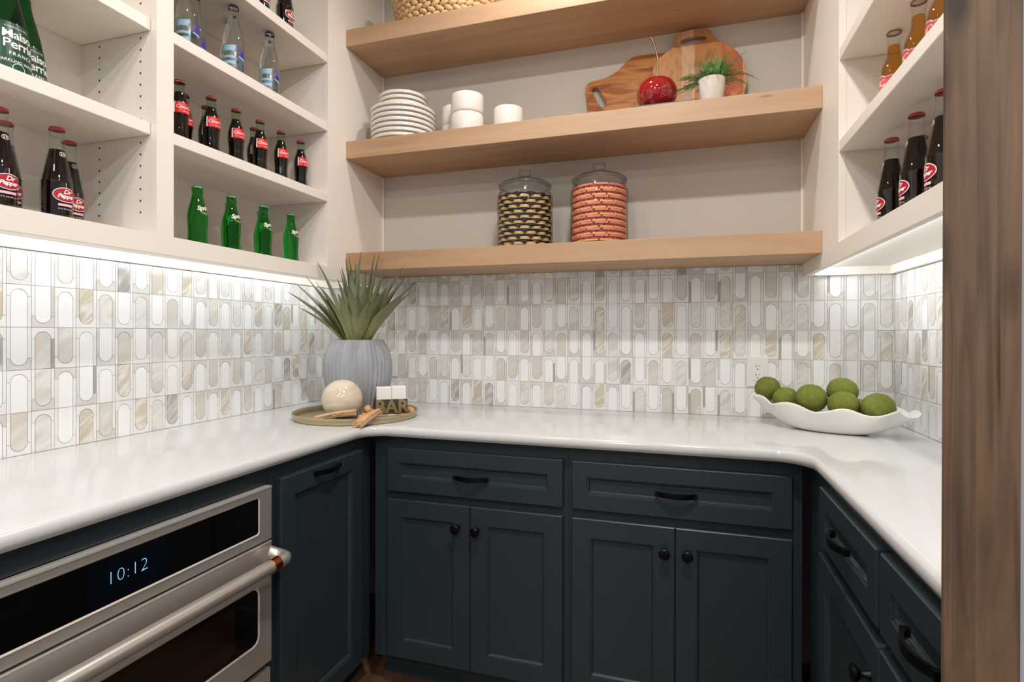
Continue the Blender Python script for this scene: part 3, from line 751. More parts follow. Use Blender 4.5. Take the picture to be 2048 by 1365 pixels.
# mineral water
b1 = B()
word = 'MINERAGUA'
for i, ch in enumerate(word):
    a = math.radians(150 - i * 15); vs, fs = text_mesh(ch, 0.0085, 0, 0.0002)
    rt = a - PI / 2
    vs = [(x * math.cos(rt) - z * math.sin(rt) + 0.024 * math.cos(a), x * math.sin(rt) + z * math.cos(rt) + 0.024 * math.sin(a), 0) for x, z, _ in vs]
    wrap(b1, (vs, fs), P_min, 0.068, 0, 0.0006)
mount = [(-0.013, -0.006), (-0.010, 0.003), (-0.004, 0.008), (-0.001, 0.013), (0.003, 0.012), (0.006, 0.008), (0.010, 0.004), (0.012, -0.002), (0.011, -0.009), (0.004, -0.004), (-0.002, -0.007), (-0.007, -0.003)]
wrap(b1, ([(x, z, 0) for x, z in mount], [tuple(range(len(mount)))]), P_min, 0.070, 0, 0.0006)
b2 = B(); wrap(b2, ([(x, z, 0) for x, z in [(-0.013, -0.008), (-0.007, -0.005), (-0.002, -0.009), (0.004, -0.006), (0.011, -0.011), (0.011, -0.016), (0.0, -0.012)]], [tuple(range(7))]), P_min, 0.070, 0, 0.0006)
b3 = B(); wrap(b3, grid(-0.034, -0.040, 0.034, 0.034, 22, 10), P_min, 0.064, -1.55)
for zz, hh in ((0.086, 0.009), (0.058, 0.004), (0.040, 0.005)): wrap(b2, grid(-0.034, -hh, 0.030, hh, 22, 2), P_min, zz, -1.55, 0.0006)
PM = bottle_proto(P_min, 0.235, glass_water, None, None, cap_blue, 0.0145, [flat(b1, 'label_lettering', [bluem]), flat(b2, 'label_waves', [lbluem]), flat(b3, 'label_panel', [thin_glass('frosted_label', (.62, .70, .73), (.5, .58, .6), 1.9, 0.4)])])
# dark pepper soda
b1 = B(); wrap(b1, disc2(0.0268, 0.0178, 32, 5), P_dp, 0.068, 0, 0.0005)
wrap(b1, grid(-0.0005, 0, 0.0005, 0.012, 1, 3), P_dp, 0.086, 0, 0.0005)
b2 = B(); wrap(b2, disc2(0.0250, 0.0160, 32, 5), P_dp, 0.068, 0, 0.0009)
b3 = B(); wrap(b3, text_mesh('Dr', 0.0145, 0.3, 0.0005), P_dp, 0.0750, 0, 0.0014, 0, 0.002)
wrap(b3, text_mesh('Pepper', 0.0135, 0.3, 0.0005, space=0.9), P_dp, 0.0645, 0, 0.0014)
wrap(b3, text_mesh('23', 0.0095, 0, 0.0002), P_dp, 0.168, 0, 0.0007)
wrap(b3, disc2(0.0068, 0.0062, 20, 1, r0=.88), P_dp, 0.168, 0, 0.0007)
wrap(b3, text_mesh('12 FL OZ (355 mL)', 0.0042), P_dp, 0.034, 0, 0.0007)
wrap(b3, grid(0.018, -0.005, 0.028, 0.005, 4, 2), P_dp, 0.030, 0.75, 0.0006) if False else None
b4 = B(); wrap(b4, grid(-0.016, -0.0028, 0.016, 0.0028, 12, 1), P_dp, 0.0435, 0, 0.0006)
PD = bottle_proto(P_dp, 0.235, glass, pepper, 0.180, cap_red, 0.0148, [flat(b1, 'label_rim', [whitem]), flat(b2, 'label_oval', [maroon]), flat(b3, 'label_lettering', [whitem]), flat(b4, 'label_strip', [pinkm])])
# orange
b1 = B(); wrap(b1, grid(-0.036, -0.048, 0.036, 0.042, 30, 4), P_ibc, 0.070, 0, 0.0005)
wrap(b1, disc2(0.018, 0.007, 24, 3, 0, 0.042), P_ibc, 0.070, 0, 0.0005)
b2 = B(); wrap(b2, grid(-0.034, -0.015, 0.034, 0.014, 30, 3), P_ibc, 0.096, 0, 0.0009); wrap(b2, disc2(0.016, 0.006, 24, 3, 0, 0.014), P_ibc, 0.096, 0, 0.0009)
wrap(b2, grid(-0.034, -0.0015, 0.034, 0.0015, 30, 1), P_ibc, 0.052, 0, 0.0009)
b3 = B(); wrap(b3, text_mesh('IBC', 0.024, 0, 0.0006), P_ibc, 0.097, 0, 0.0014)
b4 = B(); wrap(b4, grid(-0.034, -0.006, 0.034, 0.006, 30, 1), P_ibc, 0.073, 0, 0.0009)
b5 = B(); wrap(b5, text_mesh('CREAM SODA', 0.0085, 0, 0.0002), P_ibc, 0.073, 0, 0.0014); wrap(b5, grid(-0.005, -0.010, 0.006, 0.010, 3, 3), P_ibc, 0.036, 0, 0.0014)
PI_ = bottle_proto(P_ibc, 0.235, glass, amber, 0.196, cap_rust, 0.0148, [flat(b1, 'label_paper', [mat('cream_label_paper', (240, 226, 222), 0.5)]), flat(b2, 'label_band', [coral]), flat(b3, 'label_lettering', [whitem]), flat(b4, 'label_stripe', [orangem]), flat(b5, 'small_print', [mat('purple_print', (110, 60, 110), 0.5)])])
# perrier
b1 = B(); wrap(b1, grid(-0.075, -0.056, 0.075, 0.058, 36, 12), P_per, 0.068)
b2 = B(); wrap(b2, text_mesh('Maison', 0.0265, 0, 0.0005, space=0.95), P_per, 0.0980, 0, 0.0009, 0, 0.008); wrap(b2, text_mesh('Perrier', 0.0275, 0, 0.0005, space=0.95), P_per, 0.0760, 0, 0.0009, 0, 0.010)
wrap(b2, text_mesh('FRANCE', 0.0105, 0, 0.0002, space=1.3), P_per, 0.0545, 0, 0.0009, 0, 0.006); wrap(b2, text_mesh('SPARKLING WATER', 0.0090, 0, 0.0001), P_per, 0.0380, 0, 0.0009)
wrap(b2, text_mesh('CARBONATED', 0.006, 0, 0, space=1.2), P_per, 0.1150, 0, 0.0009)
wrap(b2, disc2(0.012, 0.012, 24, 1, 0, 0.0, r0=.9), P_per, 0.0235, 0, 0.0009)
b3 = B(); wrap(b3, text_mesh('LIMITED', 0.008, 0, 0.0002), P_per, 0.116, -1.2, 0.0009); wrap(b3, text_mesh('BUBBLES', 0.008, 0, 0.0002), P_per, 0.107, -1.2, 0.0009)
PP = bottle_proto(P_per, 0.280, glass_dkgreen, None, None, cap_dk, 0.0150, [flat(b1, 'label_band', [dkgreen]), flat(b2, 'label_lettering', [whitem]), flat(b3, 'label_small_print', [yellowm])])

ORD = ['first', 'second', 'third', 'fourth', 'fifth', 'sixth', 'seventh', 'eighth']
def put(meshes, x, y, z, rz, label, group, name='soda_bottle'):
    t_ = thing(name, label, 'bottle', (x, y, z + 0.0003), rz, group)
    for nm, me, _ in meshes: link(nm, me, t_)
for i, (x, y) in enumerate([(0.1947, -1.0088), (0.1935, -0.8915), (0.1930, -0.7893), (0.1985, -0.6853), (0.1960, -0.5758), (0.1990, -0.4688)]):
    put(PK, x, y, 1.7885, 0, '%s red-labelled cola bottle from the left in the front row' % ORD[i], 'cola bottles on the left cabinet shelf')
put(PK, 0.126, -0.9381 + 0.006, 1.7885, 0, 'cola bottle standing behind the leftmost red-labelled cola bottle', 'cola bottles on the left cabinet shelf')
put(PK, 0.118, -0.838, 1.7885, 0, 'cola bottle hidden behind the second cola bottle from the left', 'cola bottles on the left cabinet shelf')
put(PK, 0.1259, -0.6338, 1.7885, 0, 'cola bottle peeping out behind the fourth cola bottle from the left', 'cola bottles on the left cabinet shelf')
for i, (x, y) in enumerate([(0.1977, -0.9475), (0.2040, -0.8202), (0.2050, -0.6754), (0.2050, -0.5324)]):
    put(PS, x, y, 1.4975, 0, '%s bright green lemon soda bottle from the left in the front row' % ORD[i], 'green lemon soda bottles')
put(PS, 0.122, -0.7430, 1.4975, 0, 'green soda bottle standing behind the second green one from the left', 'green lemon soda bottles')
put(PS, 0.128, -0.5980, 1.4975, 0, 'green soda bottle standing behind the third green one from the left', 'green lemon soda bottles')
for i, (x, y) in enumerate([(0.2060, -0.9894), (0.2250, -0.8325), (0.2240, -0.667)]):
    put(PM, x, y, 2.069, 0, '%s clear mineral water bottle from the left in the front row' % ORD[i], 'clear mineral water bottles', 'water_bottle')
put(PM, 0.158, -0.590, 2.069, 0, 'clear water bottle peeping out behind the rightmost clear bottle', 'clear mineral water bottles', 'water_bottle')
put(PM, 0.148, -0.766, 2.069, 0, 'clear water bottle standing behind the middle clear bottle', 'clear mineral water bottles', 'water_bottle')
put(PM, 0.155, -0.9187, 2.069, 0, 'clear water bottle standing behind the leftmost clear bottle', 'clear mineral water bottles', 'water_bottle')
put(PD, 0.1769, -1.3335, 1.4975, 0, 'dark soda bottle with red oval label, front one beside the cabinet partition', 'dark oval-label soda bottles, left cabinet')
put(PD, 0.1030, -1.2561, 1.4975, 0, 'dark soda bottle behind, nearest to the partition with pin holes', 'dark oval-label soda bottles, left cabinet')
put(PD, 0.1850, -1.4560, 1.4975, 0, 'dark soda bottle cut by the left picture edge, front one', 'dark oval-label soda bottles, left cabinet')
put(PD, 0.1000, -1.3970, 1.4975, 0, 'dark soda bottle cut off at left, standing behind another', 'dark oval-label soda bottles, left cabinet')
put(PD, 0.2200, -0.5850, 2.3405, 0, 'dark soda bottle on the high shelf above the clear water bottles', 'dark soda bottles on the high left shelf')
put(PD, 0.2250, -0.7150, 2.3405, 0, 'dark soda bottle base just showing at the top edge, high left shelf', 'dark soda bottles on the high left shelf')
put(PP, 0.1700, -1.4360, 1.7988, 0, 'big green sparkling water bottle in front, top left corner', 'big green water bottles', 'water_bottle')
put(PP, 0.0960, -1.3560, 1.7988, 0, 'big green sparkling water bottle standing behind the front green one', 'big green water bottles', 'water_bottle')
g = 'dark oval-label soda bottles, right cabinet'
put(PD, 2.1461, -0.6545, 1.4975, PI, 'dark soda bottle furthest from the wooden post, right cabinet', g)
put(PD, 2.1425, -0.8210, 1.4975, PI, 'tallest-looking dark soda bottle in the right cabinet, front middle', g)
put(PD, 2.1466, -0.9480, 1.4975, PI, 'dark soda bottle half hidden by the wooden post, front', g)
put(PD, 2.2200, -0.7350, 1.4975, PI, 'dark soda bottle behind, next to the wooden post', g)
put(PD, 2.2250, -0.5563, 1.4975, PI, 'dark soda bottle whose cap peeps between the two front ones', g)
put(PD, 2.2100, -0.6500, 1.4975, PI, 'dark soda bottle hidden directly behind the front middle one', g)
g = 'orange soda bottles'
put(PI_, 2.1640, -0.6123, 1.7915, PI, 'amber cream soda bottle with rust cap, furthest from the post', g)
put(PI_, 2.1700, -0.7512, 1.7915, PI, 'amber cream soda bottle in the middle of the three', g)
put(PI_, 2.1720, -0.8750, 1.7915, PI, 'amber cream soda bottle half hidden behind the wooden post', g)
put(PD, 2.1550, -0.5900, 2.0565, PI, 'dark soda bottle just visible on the highest right shelf', 'dark soda bottle on the upper right shelf')

# ------------------------------------------------------------ plates and bowls
def plate_mesh(R, h):
    pr = [(0.0005, 0.0), (R * .62, 0.0), (R * .64, 0.003), (R * .90, 0.004), (R * .985, 0.009), (R, h - 0.002), (R - 0.001, h - 0.0006), (R - 0.003, h), (R - 0.005, h - 0.001), (R - .010, 0.0085), (R * .6, 0.006), (0.0005, 0.006)]
    return B().lathe(pr, 56).mesh('plate', [ceram], smooth=True, sharp=50)
pm_b, pm_s = plate_mesh(0.139, 0.0215), plate_mesh(0.104, 0.021)
z = 2.0368
for i in range(7):
    o = link('dinner_plate', pm_b, None, (0.479, -0.153, z)); z += 0.0212
    tag(o, 'large white dinner plate, %s from the bottom of the stack' % ORD[i], 'plate', 'stack of white plates')
for i in range(3):
    o = link('side_plate', pm_s, None, (0.479, -0.153, z)); z += 0.0208
    tag(o, 'small white side plate, %s above the dinner plates' % ORD[i], 'plate', 'stack of white plates')
def bowl_mesh(R, h):
    pr = [(0.0005, 0.0), (R * .90, 0.0), (R * .97, 0.003), (R, 0.010), (R, h - 0.003), (R - 0.0015, h), (R - 0.004, h - 0.0015), (R - 0.005, 0.012), (R * .85, 0.006), (0.0005, 0.006)]
    return B().lathe(pr, 48).mesh('bowl', [ceram], smooth=True, sharp=50)
bm_ = bowl_mesh(0.067, 0.079)
for (x, y, nm) in ((0.798, -0.205, 'right-hand front'), (0.708, -0.098, 'left-hand rear')):
    for i in range(2):
        o = link('bowl', bm_, None, (x, y, 2.0366 + 0.0795 * i)); tag(o, '%s straight-sided white bowl of the %s stack' % (('lower', 'upper')[i], nm), 'bowl', 'white bowls on the middle shelf')
o = link('bowl', bowl_mesh(0.060, 0.100), None, (0.962, -0.170, 2.0366)); tag(o, 'single white cylindrical bowl standing right of the stacked bowls', 'bowl', 'white bowls on the middle shelf')

# ------------------------------------------------------------ cherry on its tray
o = B().prism([(1.458, 2.0366), (1.676, 2.0366), (1.676, 2.0440), (1.458, 2.0440)], -0.288, -0.110).obj('slate_tray', [mat('dark_slate', (70, 62, 66), 0.3)], bevel=0.001)
tag(o, 'thin dark slate tray beneath the red cherry ornament', 'tray')
t = thing('cherry_ornament', 'oversized glossy red cherry ornament with long curved stem', 'ornament', (1.545, -0.200, 2.0443))
R = 0.0725
pr = [(0.0005, 0.004)]
for i in range(1, 26):
    a = PI * i / 26; rr = math.sin(a) ** 0.86 * (1 + 0.05 * math.cos(a) * -1); zz = (1 - math.cos(a)) / 2
    z_ = zz * 0.129
    if i > 19: z_ -= 0.012 * ((i - 19) / 6) ** 2
    pr.append((R * rr, z_))
pr.append((0.0005, 0.105))
B().lathe(pr, 48).obj('cherry', [mat('cherry_red_lacquer', (150, 8, 20), 0.06, coat=1.0)], t, smooth=True, sharp=80)
pts = [(0.0, 0, 0.106), (0.003, 0, 0.150), (0.003, 0, 0.190), (-0.002, 0, 0.225), (-0.011, 0, 0.258), (-0.018, 0, 0.275), (-0.024, 0, 0.283)]
sm = []
for i in range(len(pts) - 1):
    for k in range(3): a, c = Vector(pts[i]), Vector(pts[i + 1]); sm.append(a.lerp(c, k / 3))
sm.append(Vector(pts[-1]))
B().tube(sm, [0.0032] * (len(sm) - 4) + [0.0038, 0.0044, 0.0050, 0.0042], 10).obj('stem', [mat('bronze_stem', (150, 120, 92), 0.25, metal=0.9)], t, smooth=True, sharp=60)

# ------------------------------------------------------------ cutting boards (placeholders filled below)

def board(name, label, outline, hole, y0, k, m_, th=0.016):
    c = bpy.data.curves.new(name, 'CURVE'); c.dimensions = '2D'; c.fill_mode = 'BOTH'; c.extrude = th / 2 - 0.002; c.bevel_depth = 0.002; c.bevel_resolution = 2
    def smooth(pts, it=2, keep=0):
        for _ in range(it):
            q = []
            for i in range(len(pts)):
                a, b_ = pts[i], pts[(i + 1) % len(pts)]
                if (a[1] <= 0.0001 or b_[1] <= 0.0001): q.append(a) if a[1] <= 0.0001 else q.extend([a]); continue
                q += [a if i == 0 and a[1] <= 0.0001 else (a[0] * .75 + b_[0] * .25, a[1] * .75 + b_[1] * .25), (a[0] * .25 + b_[0] * .75, a[1] * .25 + b_[1] * .75)]
            pts = q
        return pts
    for pts in (smooth(outline), smooth(hole)):
        s_ = c.splines.new('POLY'); s_.points.add(len(pts) - 1); s_.use_cyclic_u = True
        for i, p in enumerate(pts): s_.points[i].co = (p[0], p[1], 0, 1)
    o_ = bpy.data.objects.new(name, c); COL.objects.link(o_); bpy.context.view_layer.update()
    me = bpy.data.meshes.new_from_object(o_); bpy.data.objects.remove(o_)
    me.name = name; me.materials.clear(); me.materials.append(m_)
    ang = PI / 2 - math.atan(k)
    me.transform(Matrix.Rotation(ang, 4, 'X'))
    o_ = link(name, me, None, (0, y0, 2.0396)); tag(o_, label, 'cutting board', 'wooden cutting boards')
    return o_
olive = wood('olive_wood', [(0.36, (108, 58, 26)), (0.43, (176, 108, 54)), (0.50, (206, 144, 84)), (0.56, (140, 78, 36)), (0.60, (200, 136, 76)), (0.70, (214, 158, 98))], 'X', 1.0, 0.4, grain=22, spread=4.5)
acacia = wood('acacia_wood', [(0.38, (78, 38, 18)), (0.45, (146, 76, 36)), (0.52, (200, 130, 72)), (0.57, (120, 58, 26)), (0.66, (206, 146, 90))], 'Z', 1.0, 0.4, grain=18, spread=5)
nt = acacia.node_tree; bs = nt.nodes['Principled BSDF']; old = bs.inputs['Base Color'].links[0].from_socket
tc = nt.nodes.new('ShaderNodeTexCoord'); sp_ = nt.nodes.new('ShaderNodeSeparateXYZ'); nt.links.new(tc.outputs['Object'], sp_.inputs[0])
mr = nt.nodes.new('ShaderNodeMapRange'); mr.inputs[1].default_value = 1.45; mr.inputs[2].default_value = 1.95; nt.links.new(sp_.outputs[0], mr.inputs[0])
st = ramp(nt, [(0.0, (238, 190, 140)), (0.36, (255, 226, 190)), (0.455, (190, 140, 96)), (0.66, (236, 130, 84)), (0.80, (255, 216, 170))]); st.color_ramp.interpolation = 'CONSTANT'; nt.links.new(mr.outputs[0], st.inputs[0])
mm = nt.nodes.new('ShaderNodeMix'); mm.data_type = 'RGBA'; mm.blend_type = 'MIX'; mm.inputs[0].default_value = 0.42
nt.links.new(old, mm.inputs[6]); nt.links.new(st.outputs[0], mm.inputs[7]); nt.links.new(mm.outputs[2], bs.inputs['Base Color'])
board("cutting_board", "honey-coloured cutting board lying on its side, slot handle at left", [(1.2837, 0.0), (1.2506, 0.204), (1.254, 0.2202), (1.2652, 0.231), (1.288, 0.2381), (1.3298, 0.2423), (1.3597, 0.2544), (1.3819, 0.2676), (1.4039, 0.2889), (1.4221, 0.3067), (1.4404, 0.3202), (1.4698, 0.3237), (1.5135, 0.3227), (1.5711, 0.3152), (1.6312, 0.3125), (1.666, 0.2795), (1.676, 0.0)], [(1.2757, 0.2004), (1.2811, 0.21), (1.2918, 0.2105), (1.3023, 0.205), (1.3122, 0.1891), (1.3397, 0.1422), (1.3419, 0.1276), (1.3365, 0.1162), (1.3253, 0.1135), (1.314, 0.1171), (1.3062, 0.1263), (1.282, 0.1788)], -0.050, 0.16, olive)
board("cutting_board", "striped red-brown rounded cutting board with top slot handle", [(1.5402, 0.0), (1.5202, 0.1978), (1.5216, 0.2295), (1.5302, 0.2523), (1.5441, 0.2782), (1.5616, 0.2935), (1.5791, 0.3039), (1.5947, 0.315), (1.6027, 0.3349), (1.6032, 0.3569), (1.6084, 0.3702), (1.6188, 0.3785), (1.6483, 0.3832), (1.6827, 0.3863), (1.71, 0.3854), (1.7269, 0.3791), (1.7386, 0.365), (1.7442, 0.348), (1.7535, 0.3294), (1.7701, 0.3159), (1.7898, 0.3046), (1.8159, 0.2806), (1.8351, 0.2579), (1.8509, 0.2284), (1.8617, 0.1922), (1.8647, 0.1614), (1.8616, 0.124), (1.854, 0.1024), (1.842, 0.0)], [(1.6225, 0.3415), (1.6311, 0.3533), (1.6552, 0.3571), (1.6827, 0.3578), (1.7099, 0.3541), (1.7217, 0.3488), (1.725, 0.3395), (1.7182, 0.3296), (1.6928, 0.3261), (1.6656, 0.3229), (1.6381, 0.3215), (1.627, 0.3286)], -0.086, 0.17, acacia)


# ------------------------------------------------------------ potted fern
leafg = mat('fern_green', (112, 156, 88), 0.55, var=((30, 30, 30), 0.35, 2))
t = thing('potted_fern', 'small artificial fern in a white pot beside the cherry', 'plant', (1.733, -0.222, 2.0366))
B().lathe([(0.0005, 0), (0.034, 0), (0.037, 0.003), (0.0455, 0.088), (0.0462, 0.092), (0.044, 0.093), (0.042, 0.086), (0.0005, 0.080)], 40).obj('pot', [ceram], t, smooth=True, sharp=50)
B().lathe([(0.0005, 0.084), (0.0415, 0.084), (0.0415, 0.0865), (0.0005, 0.090)], 24).obj('soil', [mat('potting_moss', (70, 74, 40), 0.9)], t)
rf = random.Random(5)
def frond(b_, base, az, el, L, droop, wmax=0.011):
    p = Vector(base); d = Vector((math.cos(az) * math.cos(el), math.sin(az) * math.cos(el), math.sin(el)))
    N = 13; prev = p; pts = [p.copy()]
    for i in range(N):
        d = (d + Vector((0, 0, -droop / N)) ).normalized(); p = p + d * (L / N); pts.append(p.copy())
    b_.tube(pts, [0.0009] * (N) + [0.0004], 4)
    for i in range(1, N + 1):
        t_ = i / N; w = wmax * (math.sin(PI * min(1, t_ * .92 + .1)) ** .7 + .12); dd = (pts[i] - pts[i - 1]).normalized()
        side = dd.cross(Vector((0, 0, 1))); side = side.normalized() if side.length > 1e-3 else Vector((1, 0, 0))
        for s_ in (-1, 1):
            for h in (0, .5):
                q = pts[i - 1].lerp(pts[i], h); dirv = (side * s_ + dd * .55 + Vector((0, 0, rf.uniform(-.25, .35)))).normalized(); per = dirv.cross(side.cross(dd)).normalized() * w * .17
                b_.add([q, q + dirv * w * .5 + per, q + dirv * w, q + dirv * w * .5 - per], [(0, 1, 2, 3)])
cam2 = Vector((1.637 - 1.733, -2.2774 + 0.222, 0))
for i in range(92):
    b = B(); az = rf.uniform(0, 2 * PI); el = rf.uniform(0.55, 1.5); L = rf.uniform(0.080, 0.124)
    if math.sin(az) < -.2: el = max(el, .75); L *= .75
    if math.sin(az) > .3: L = min(L, .095)
    frond(b, (rf.uniform(-.03, .03), rf.uniform(-.025, .025), 0.086), az, el, L, rf.uniform(0.3, 1.5), rf.uniform(.007, .010))
    b.obj('frond', [leafg], t)
for az, el, L, dr in ((PI + .1, .45, .105, .6), (PI - .05, .75, .10, 1.0), (0.05, .65, .150, 1.5), (0.0, .95, .135, .5), (-.1, .25, .12, 1.2), (PI + .25, -.25, .12, .3), (-.3, 1.25, .12, .4), (PI - .2, .1, .13, .5)):
    b = B(); frond(b, (0.02 * math.cos(az), 0.0, 0.088), az, el, L, dr, .014); b.obj('frond', [leafg], t)

# ------------------------------------------------------------ cookie jars
def jar(x, y, label, sc):
    t_ = thing('cookie_jar', label, 'jar', (x, y, 1.5686), group='glass cookie jars')
    R_ = 0.112 * sc
    pr = [(0.0005, 0), (R_ * .90, 0), (R_ * .97, 0.003), (R_, 0.012), (R_, 0.205), (R_ * .985, 0.216), (R_ * .93, 0.226), (R_ * .89, 0.231), (R_ * .89, 0.240), (R_ * .93, 0.244), (R_ * .93, 0.250)]
    B().lathe(pr, 48).obj('jar_body', [jar_glass], t_, smooth=True, sharp=60)
    lid = [(R_ * .82, 0.244), (R_ * .82, 0.2512), (R_ * .955, 0.2512), (R_ * .965, 0.256), (R_ * .93, 0.260), (R_ * .80, 0.268), (R_ * .55, 0.278), (R_ * .33, 0.287), (R_ * .22, 0.292), (R_ * .19, 0.297), (R_ * .215, 0.303), (R_ * .225, 0.312), (R_ * .21, 0.3195), (0.0005, 0.3205), ]
    B().lathe(lid, 48).obj('jar_lid', [jar_glass], t_, smooth=True, sharp=60)
    return R_
R1 = jar(1.030, -0.160, 'glass jar with lid on left, filled with round sandwich cookies', 1.0)
R2 = jar(1.328, -0.160, 'glass jar with lid on right, filled with pink and tan wafers', 0.985)
blond = mat('blond_cookie', (232, 196, 138), 0.7, bump=(300, .3, .001)); cream = mat('cream_filling', (236, 208, 160), 0.6); choc = mat('chocolate_cookie', (34, 24, 26), 0.6, bump=(300, .3, .001)); chocc = mat('cookie_filling_dark', (60, 44, 48), 0.6)
def cookie(m1, m2):
    b_ = B(); r_ = 0.0218
    b_.lathe([(0.0005, 0), (r_, 0), (r_ * 1.02, 0.0018), (r_, 0.0038), (0.0005, 0.0038)], 14, 0)
    b_.lathe([(r_ * .93, 0.0038), (r_ * .93, 0.0060)], 14, 1)
    b_.lathe([(0.0005, 0.0060), (r_, 0.0060), (r_ * 1.02, 0.0080), (r_, 0.0098), (0.0005, 0.0098)], 14, 0)
    return b_.mesh('cookie', [m1, m2], smooth=True, sharp=50)
ck = [cookie(blond, cream), cookie(choc, chocc)]
rk = random.Random(3)
nrow = 20; dz = 0.0102
for i in range(nrow):
    w_ = i % 2; n = 12; Rr = R1 - 0.0028 - 0.0245
    for k in range(n):
        a = 2 * PI * (k + (0.5 if (i // 2) % 2 else 0) * (1) + (0.5 if w_ else 0)) / n + rk.uniform(-.02, .02)
        o = link('sandwich_cookie', ck[w_], None, (1.030 + Rr * math.cos(a), -0.160 + Rr * math.sin(a), 1.5686 + 0.0072 + i * dz))
        o.rotation_euler = (0, 0, a)
        tag(o, ('round blond sandwich cookie packed in the left glass jar', 'round dark chocolate sandwich cookie packed in the left glass jar')[w_], 'cookie', ('blond cookies in the left jar', 'dark cookies in the left jar')[w_])
wm = [mat('tan_wafer', (246, 192, 116), 0.65, bump=(200, .3, .001)), mat('pink_wafer', (255, 136, 134), 0.65, bump=(200, .3, .001)), mat('brown_wafer', (168, 100, 84), 0.65, bump=(200, .3, .001))]
wmesh = [B().box(-0.0065 - 0.004, -0.0250, 0, 0.0065, 0.0250, 0.0076).mesh('wafer', [m_2], bevel=0.0015, segs=1) for m_2 in wm]
i = 0
names = ('tan wafer biscuit packed in the right glass jar', 'pink wafer biscuit packed in the right glass jar', 'brown wafer biscuit packed in the right glass jar')
gr = ('tan wafers in the right jar', 'pink wafers in the right jar', 'brown wafers in the right jar')
for i in range(27):
    w_ = (0, 2, 1)[(i + 0) % 3]; n = 11; Rr = R2 - 0.0028 - 0.0118 - (0.006 if w_ == 2 else 0)
    for k in range(n):
        a = 2 * PI * (k + 0.33 * (i % 3) + .5 * ((i // 3) % 2)) / n
        o = link('wafer_biscuit', wmesh[w_], None, (1.328 + Rr * math.cos(a), -0.160 + Rr * math.sin(a), 1.5686 + 0.0072 + i * 0.00795))
        o.rotation_euler = (0, 0, a)
        tag(o, names[w_], 'wafer', gr[w_])

# ------------------------------------------------------------ basket
t = thing('woven_basket', 'oval basket braided from water hyacinth on the topmost shelf', 'basket', (0.668, -0.150, 2.5036))
straw = mat('water_hyacinth', (222, 184, 136), 0.7, var=((14, 14, 40), 0.3, 3), bump=(160, .5, .002))
def oval(a, rx, ry): return Vector((rx * math.cos(a), ry * math.sin(a), 0))
for j in range(8):
    rx, ry = 0.192 + 0.006 * j, 0.120 + 0.002 * j; z_ = 0.0125 + j * 0.0215
    b = B(); n = 34
    for k in range(n):
        a = 2 * PI * (k + .5 * (j % 2)) / n; p = oval(a, rx, ry) + Vector((0, 0, z_)); q = (oval(a + .01, rx, ry) - oval(a, rx, ry)).normalized()
        ang = math.atan2(q.y, q.x)
        rot = Matrix.Rotation(ang, 3, 'Z') @ Matrix.Rotation((0.42 if j % 2 else -0.42), 3, 'Y')
        b.ball(p, 0.0215, 0.010, 0.0112, 8, 6, 0, rot)
    b.obj('woven_strand', [straw], t, smooth=True, sharp=180)
B().lathe([(0.0005, 0.002), (1, 0.002), (1.0, 0.165), (0.97, 0.165), (0.97, 0.01), (0.0005, 0.01)], 40).xf(Matrix.Diagonal((0.186, 0.114, 1, 1))).obj('lining', [mat('straw_dark', (120, 84, 50), 0.8)], t)

# ------------------------------------------------------------ tray group
TX, TY = 0.449, -0.462
brass = mat('brushed_brass_tray', (186, 170, 134), 0.32, metal=0.65)
b = B().lathe([(0.0005, 0.0), (0.222, 0.0), (0.226, 0.002), (0.2265, 0.014), (0.231, 0.0165), (0.2315, 0.024), (0.2295, 0.0255), (0.2275, 0.024), (0.2235, 0.017), (0.2225, 0.0045), (0.0005, 0.0045)], 72)
o = link('round_tray', b.mesh('round_tray', [brass], smooth=True, sharp=40), None, (TX, TY, CT + 0.0003)); tag(o, 'round brushed brass tray in the left corner of the worktop', 'tray')
TZ = CT + 0.0053
# planter
t = thing('potted_agave', 'spiky green agave in a ribbed grey barrel planter on the round tray', 'plant', (0.391, -0.362, TZ))
concrete = mat('grey_washed_concrete', (158, 161, 165), 0.75, var=((22, 22, 5), 0.26, 6), bump=(90, .35, .002))
prof = []
for i in range(29):
    s_ = i / 28; zz = s_ * 0.286
    rr = 0.098 + (0.134 - 0.098) * math.sin(PI * min(1, s_ / .62) / 2) if s_ < .62 else 0.134 - 0.034 * (1 - math.cos((s_ - .62) / .38 * PI / 2)) ** 1.2
    prof.append((rr, zz))
vs = []; fs = []; n = 240; NR = 42
for (rr, zz) in prof:
    edge = min(1, zz / 0.012, (0.286 - zz) / 0.02)
    for i in range(n):
        a = 2 * PI * i / n; q = rr - 0.0062 * max(0, edge) * (0.5 - 0.5 * math.cos(a * NR)) ** 0.7
        vs.append((q * math.cos(a), q * math.sin(a), zz))
for j in range(len(prof) - 1):
    for i in range(n): k = (i + 1) % n; fs.append((j * n + i, j * n + k, (j + 1) * n + k, (j + 1) * n + i))
b = B(); b.add(vs, fs); b.lathe([(0.100, 0.286), (0.093, 0.287), (0.090, 0.282), (0.088, 0.262), (0.0005, 0.262)], n); b.lathe([(0.0005, 0), (0.098, 0)], n)
b.obj('planter', [concrete], t, smooth=True, sharp=70)
agave = bpy.data.materials.new('agave_green'); agave.use_nodes = True; nt = agave.node_tree; bs = nt.nodes['Principled BSDF']; bs.inputs['Roughness'].default_value = 0.5
tc = nt.nodes.new('ShaderNodeUVMap'); sx = nt.nodes.new('ShaderNodeSeparateXYZ'); nt.links.new(tc.outputs[0], sx.inputs[0])
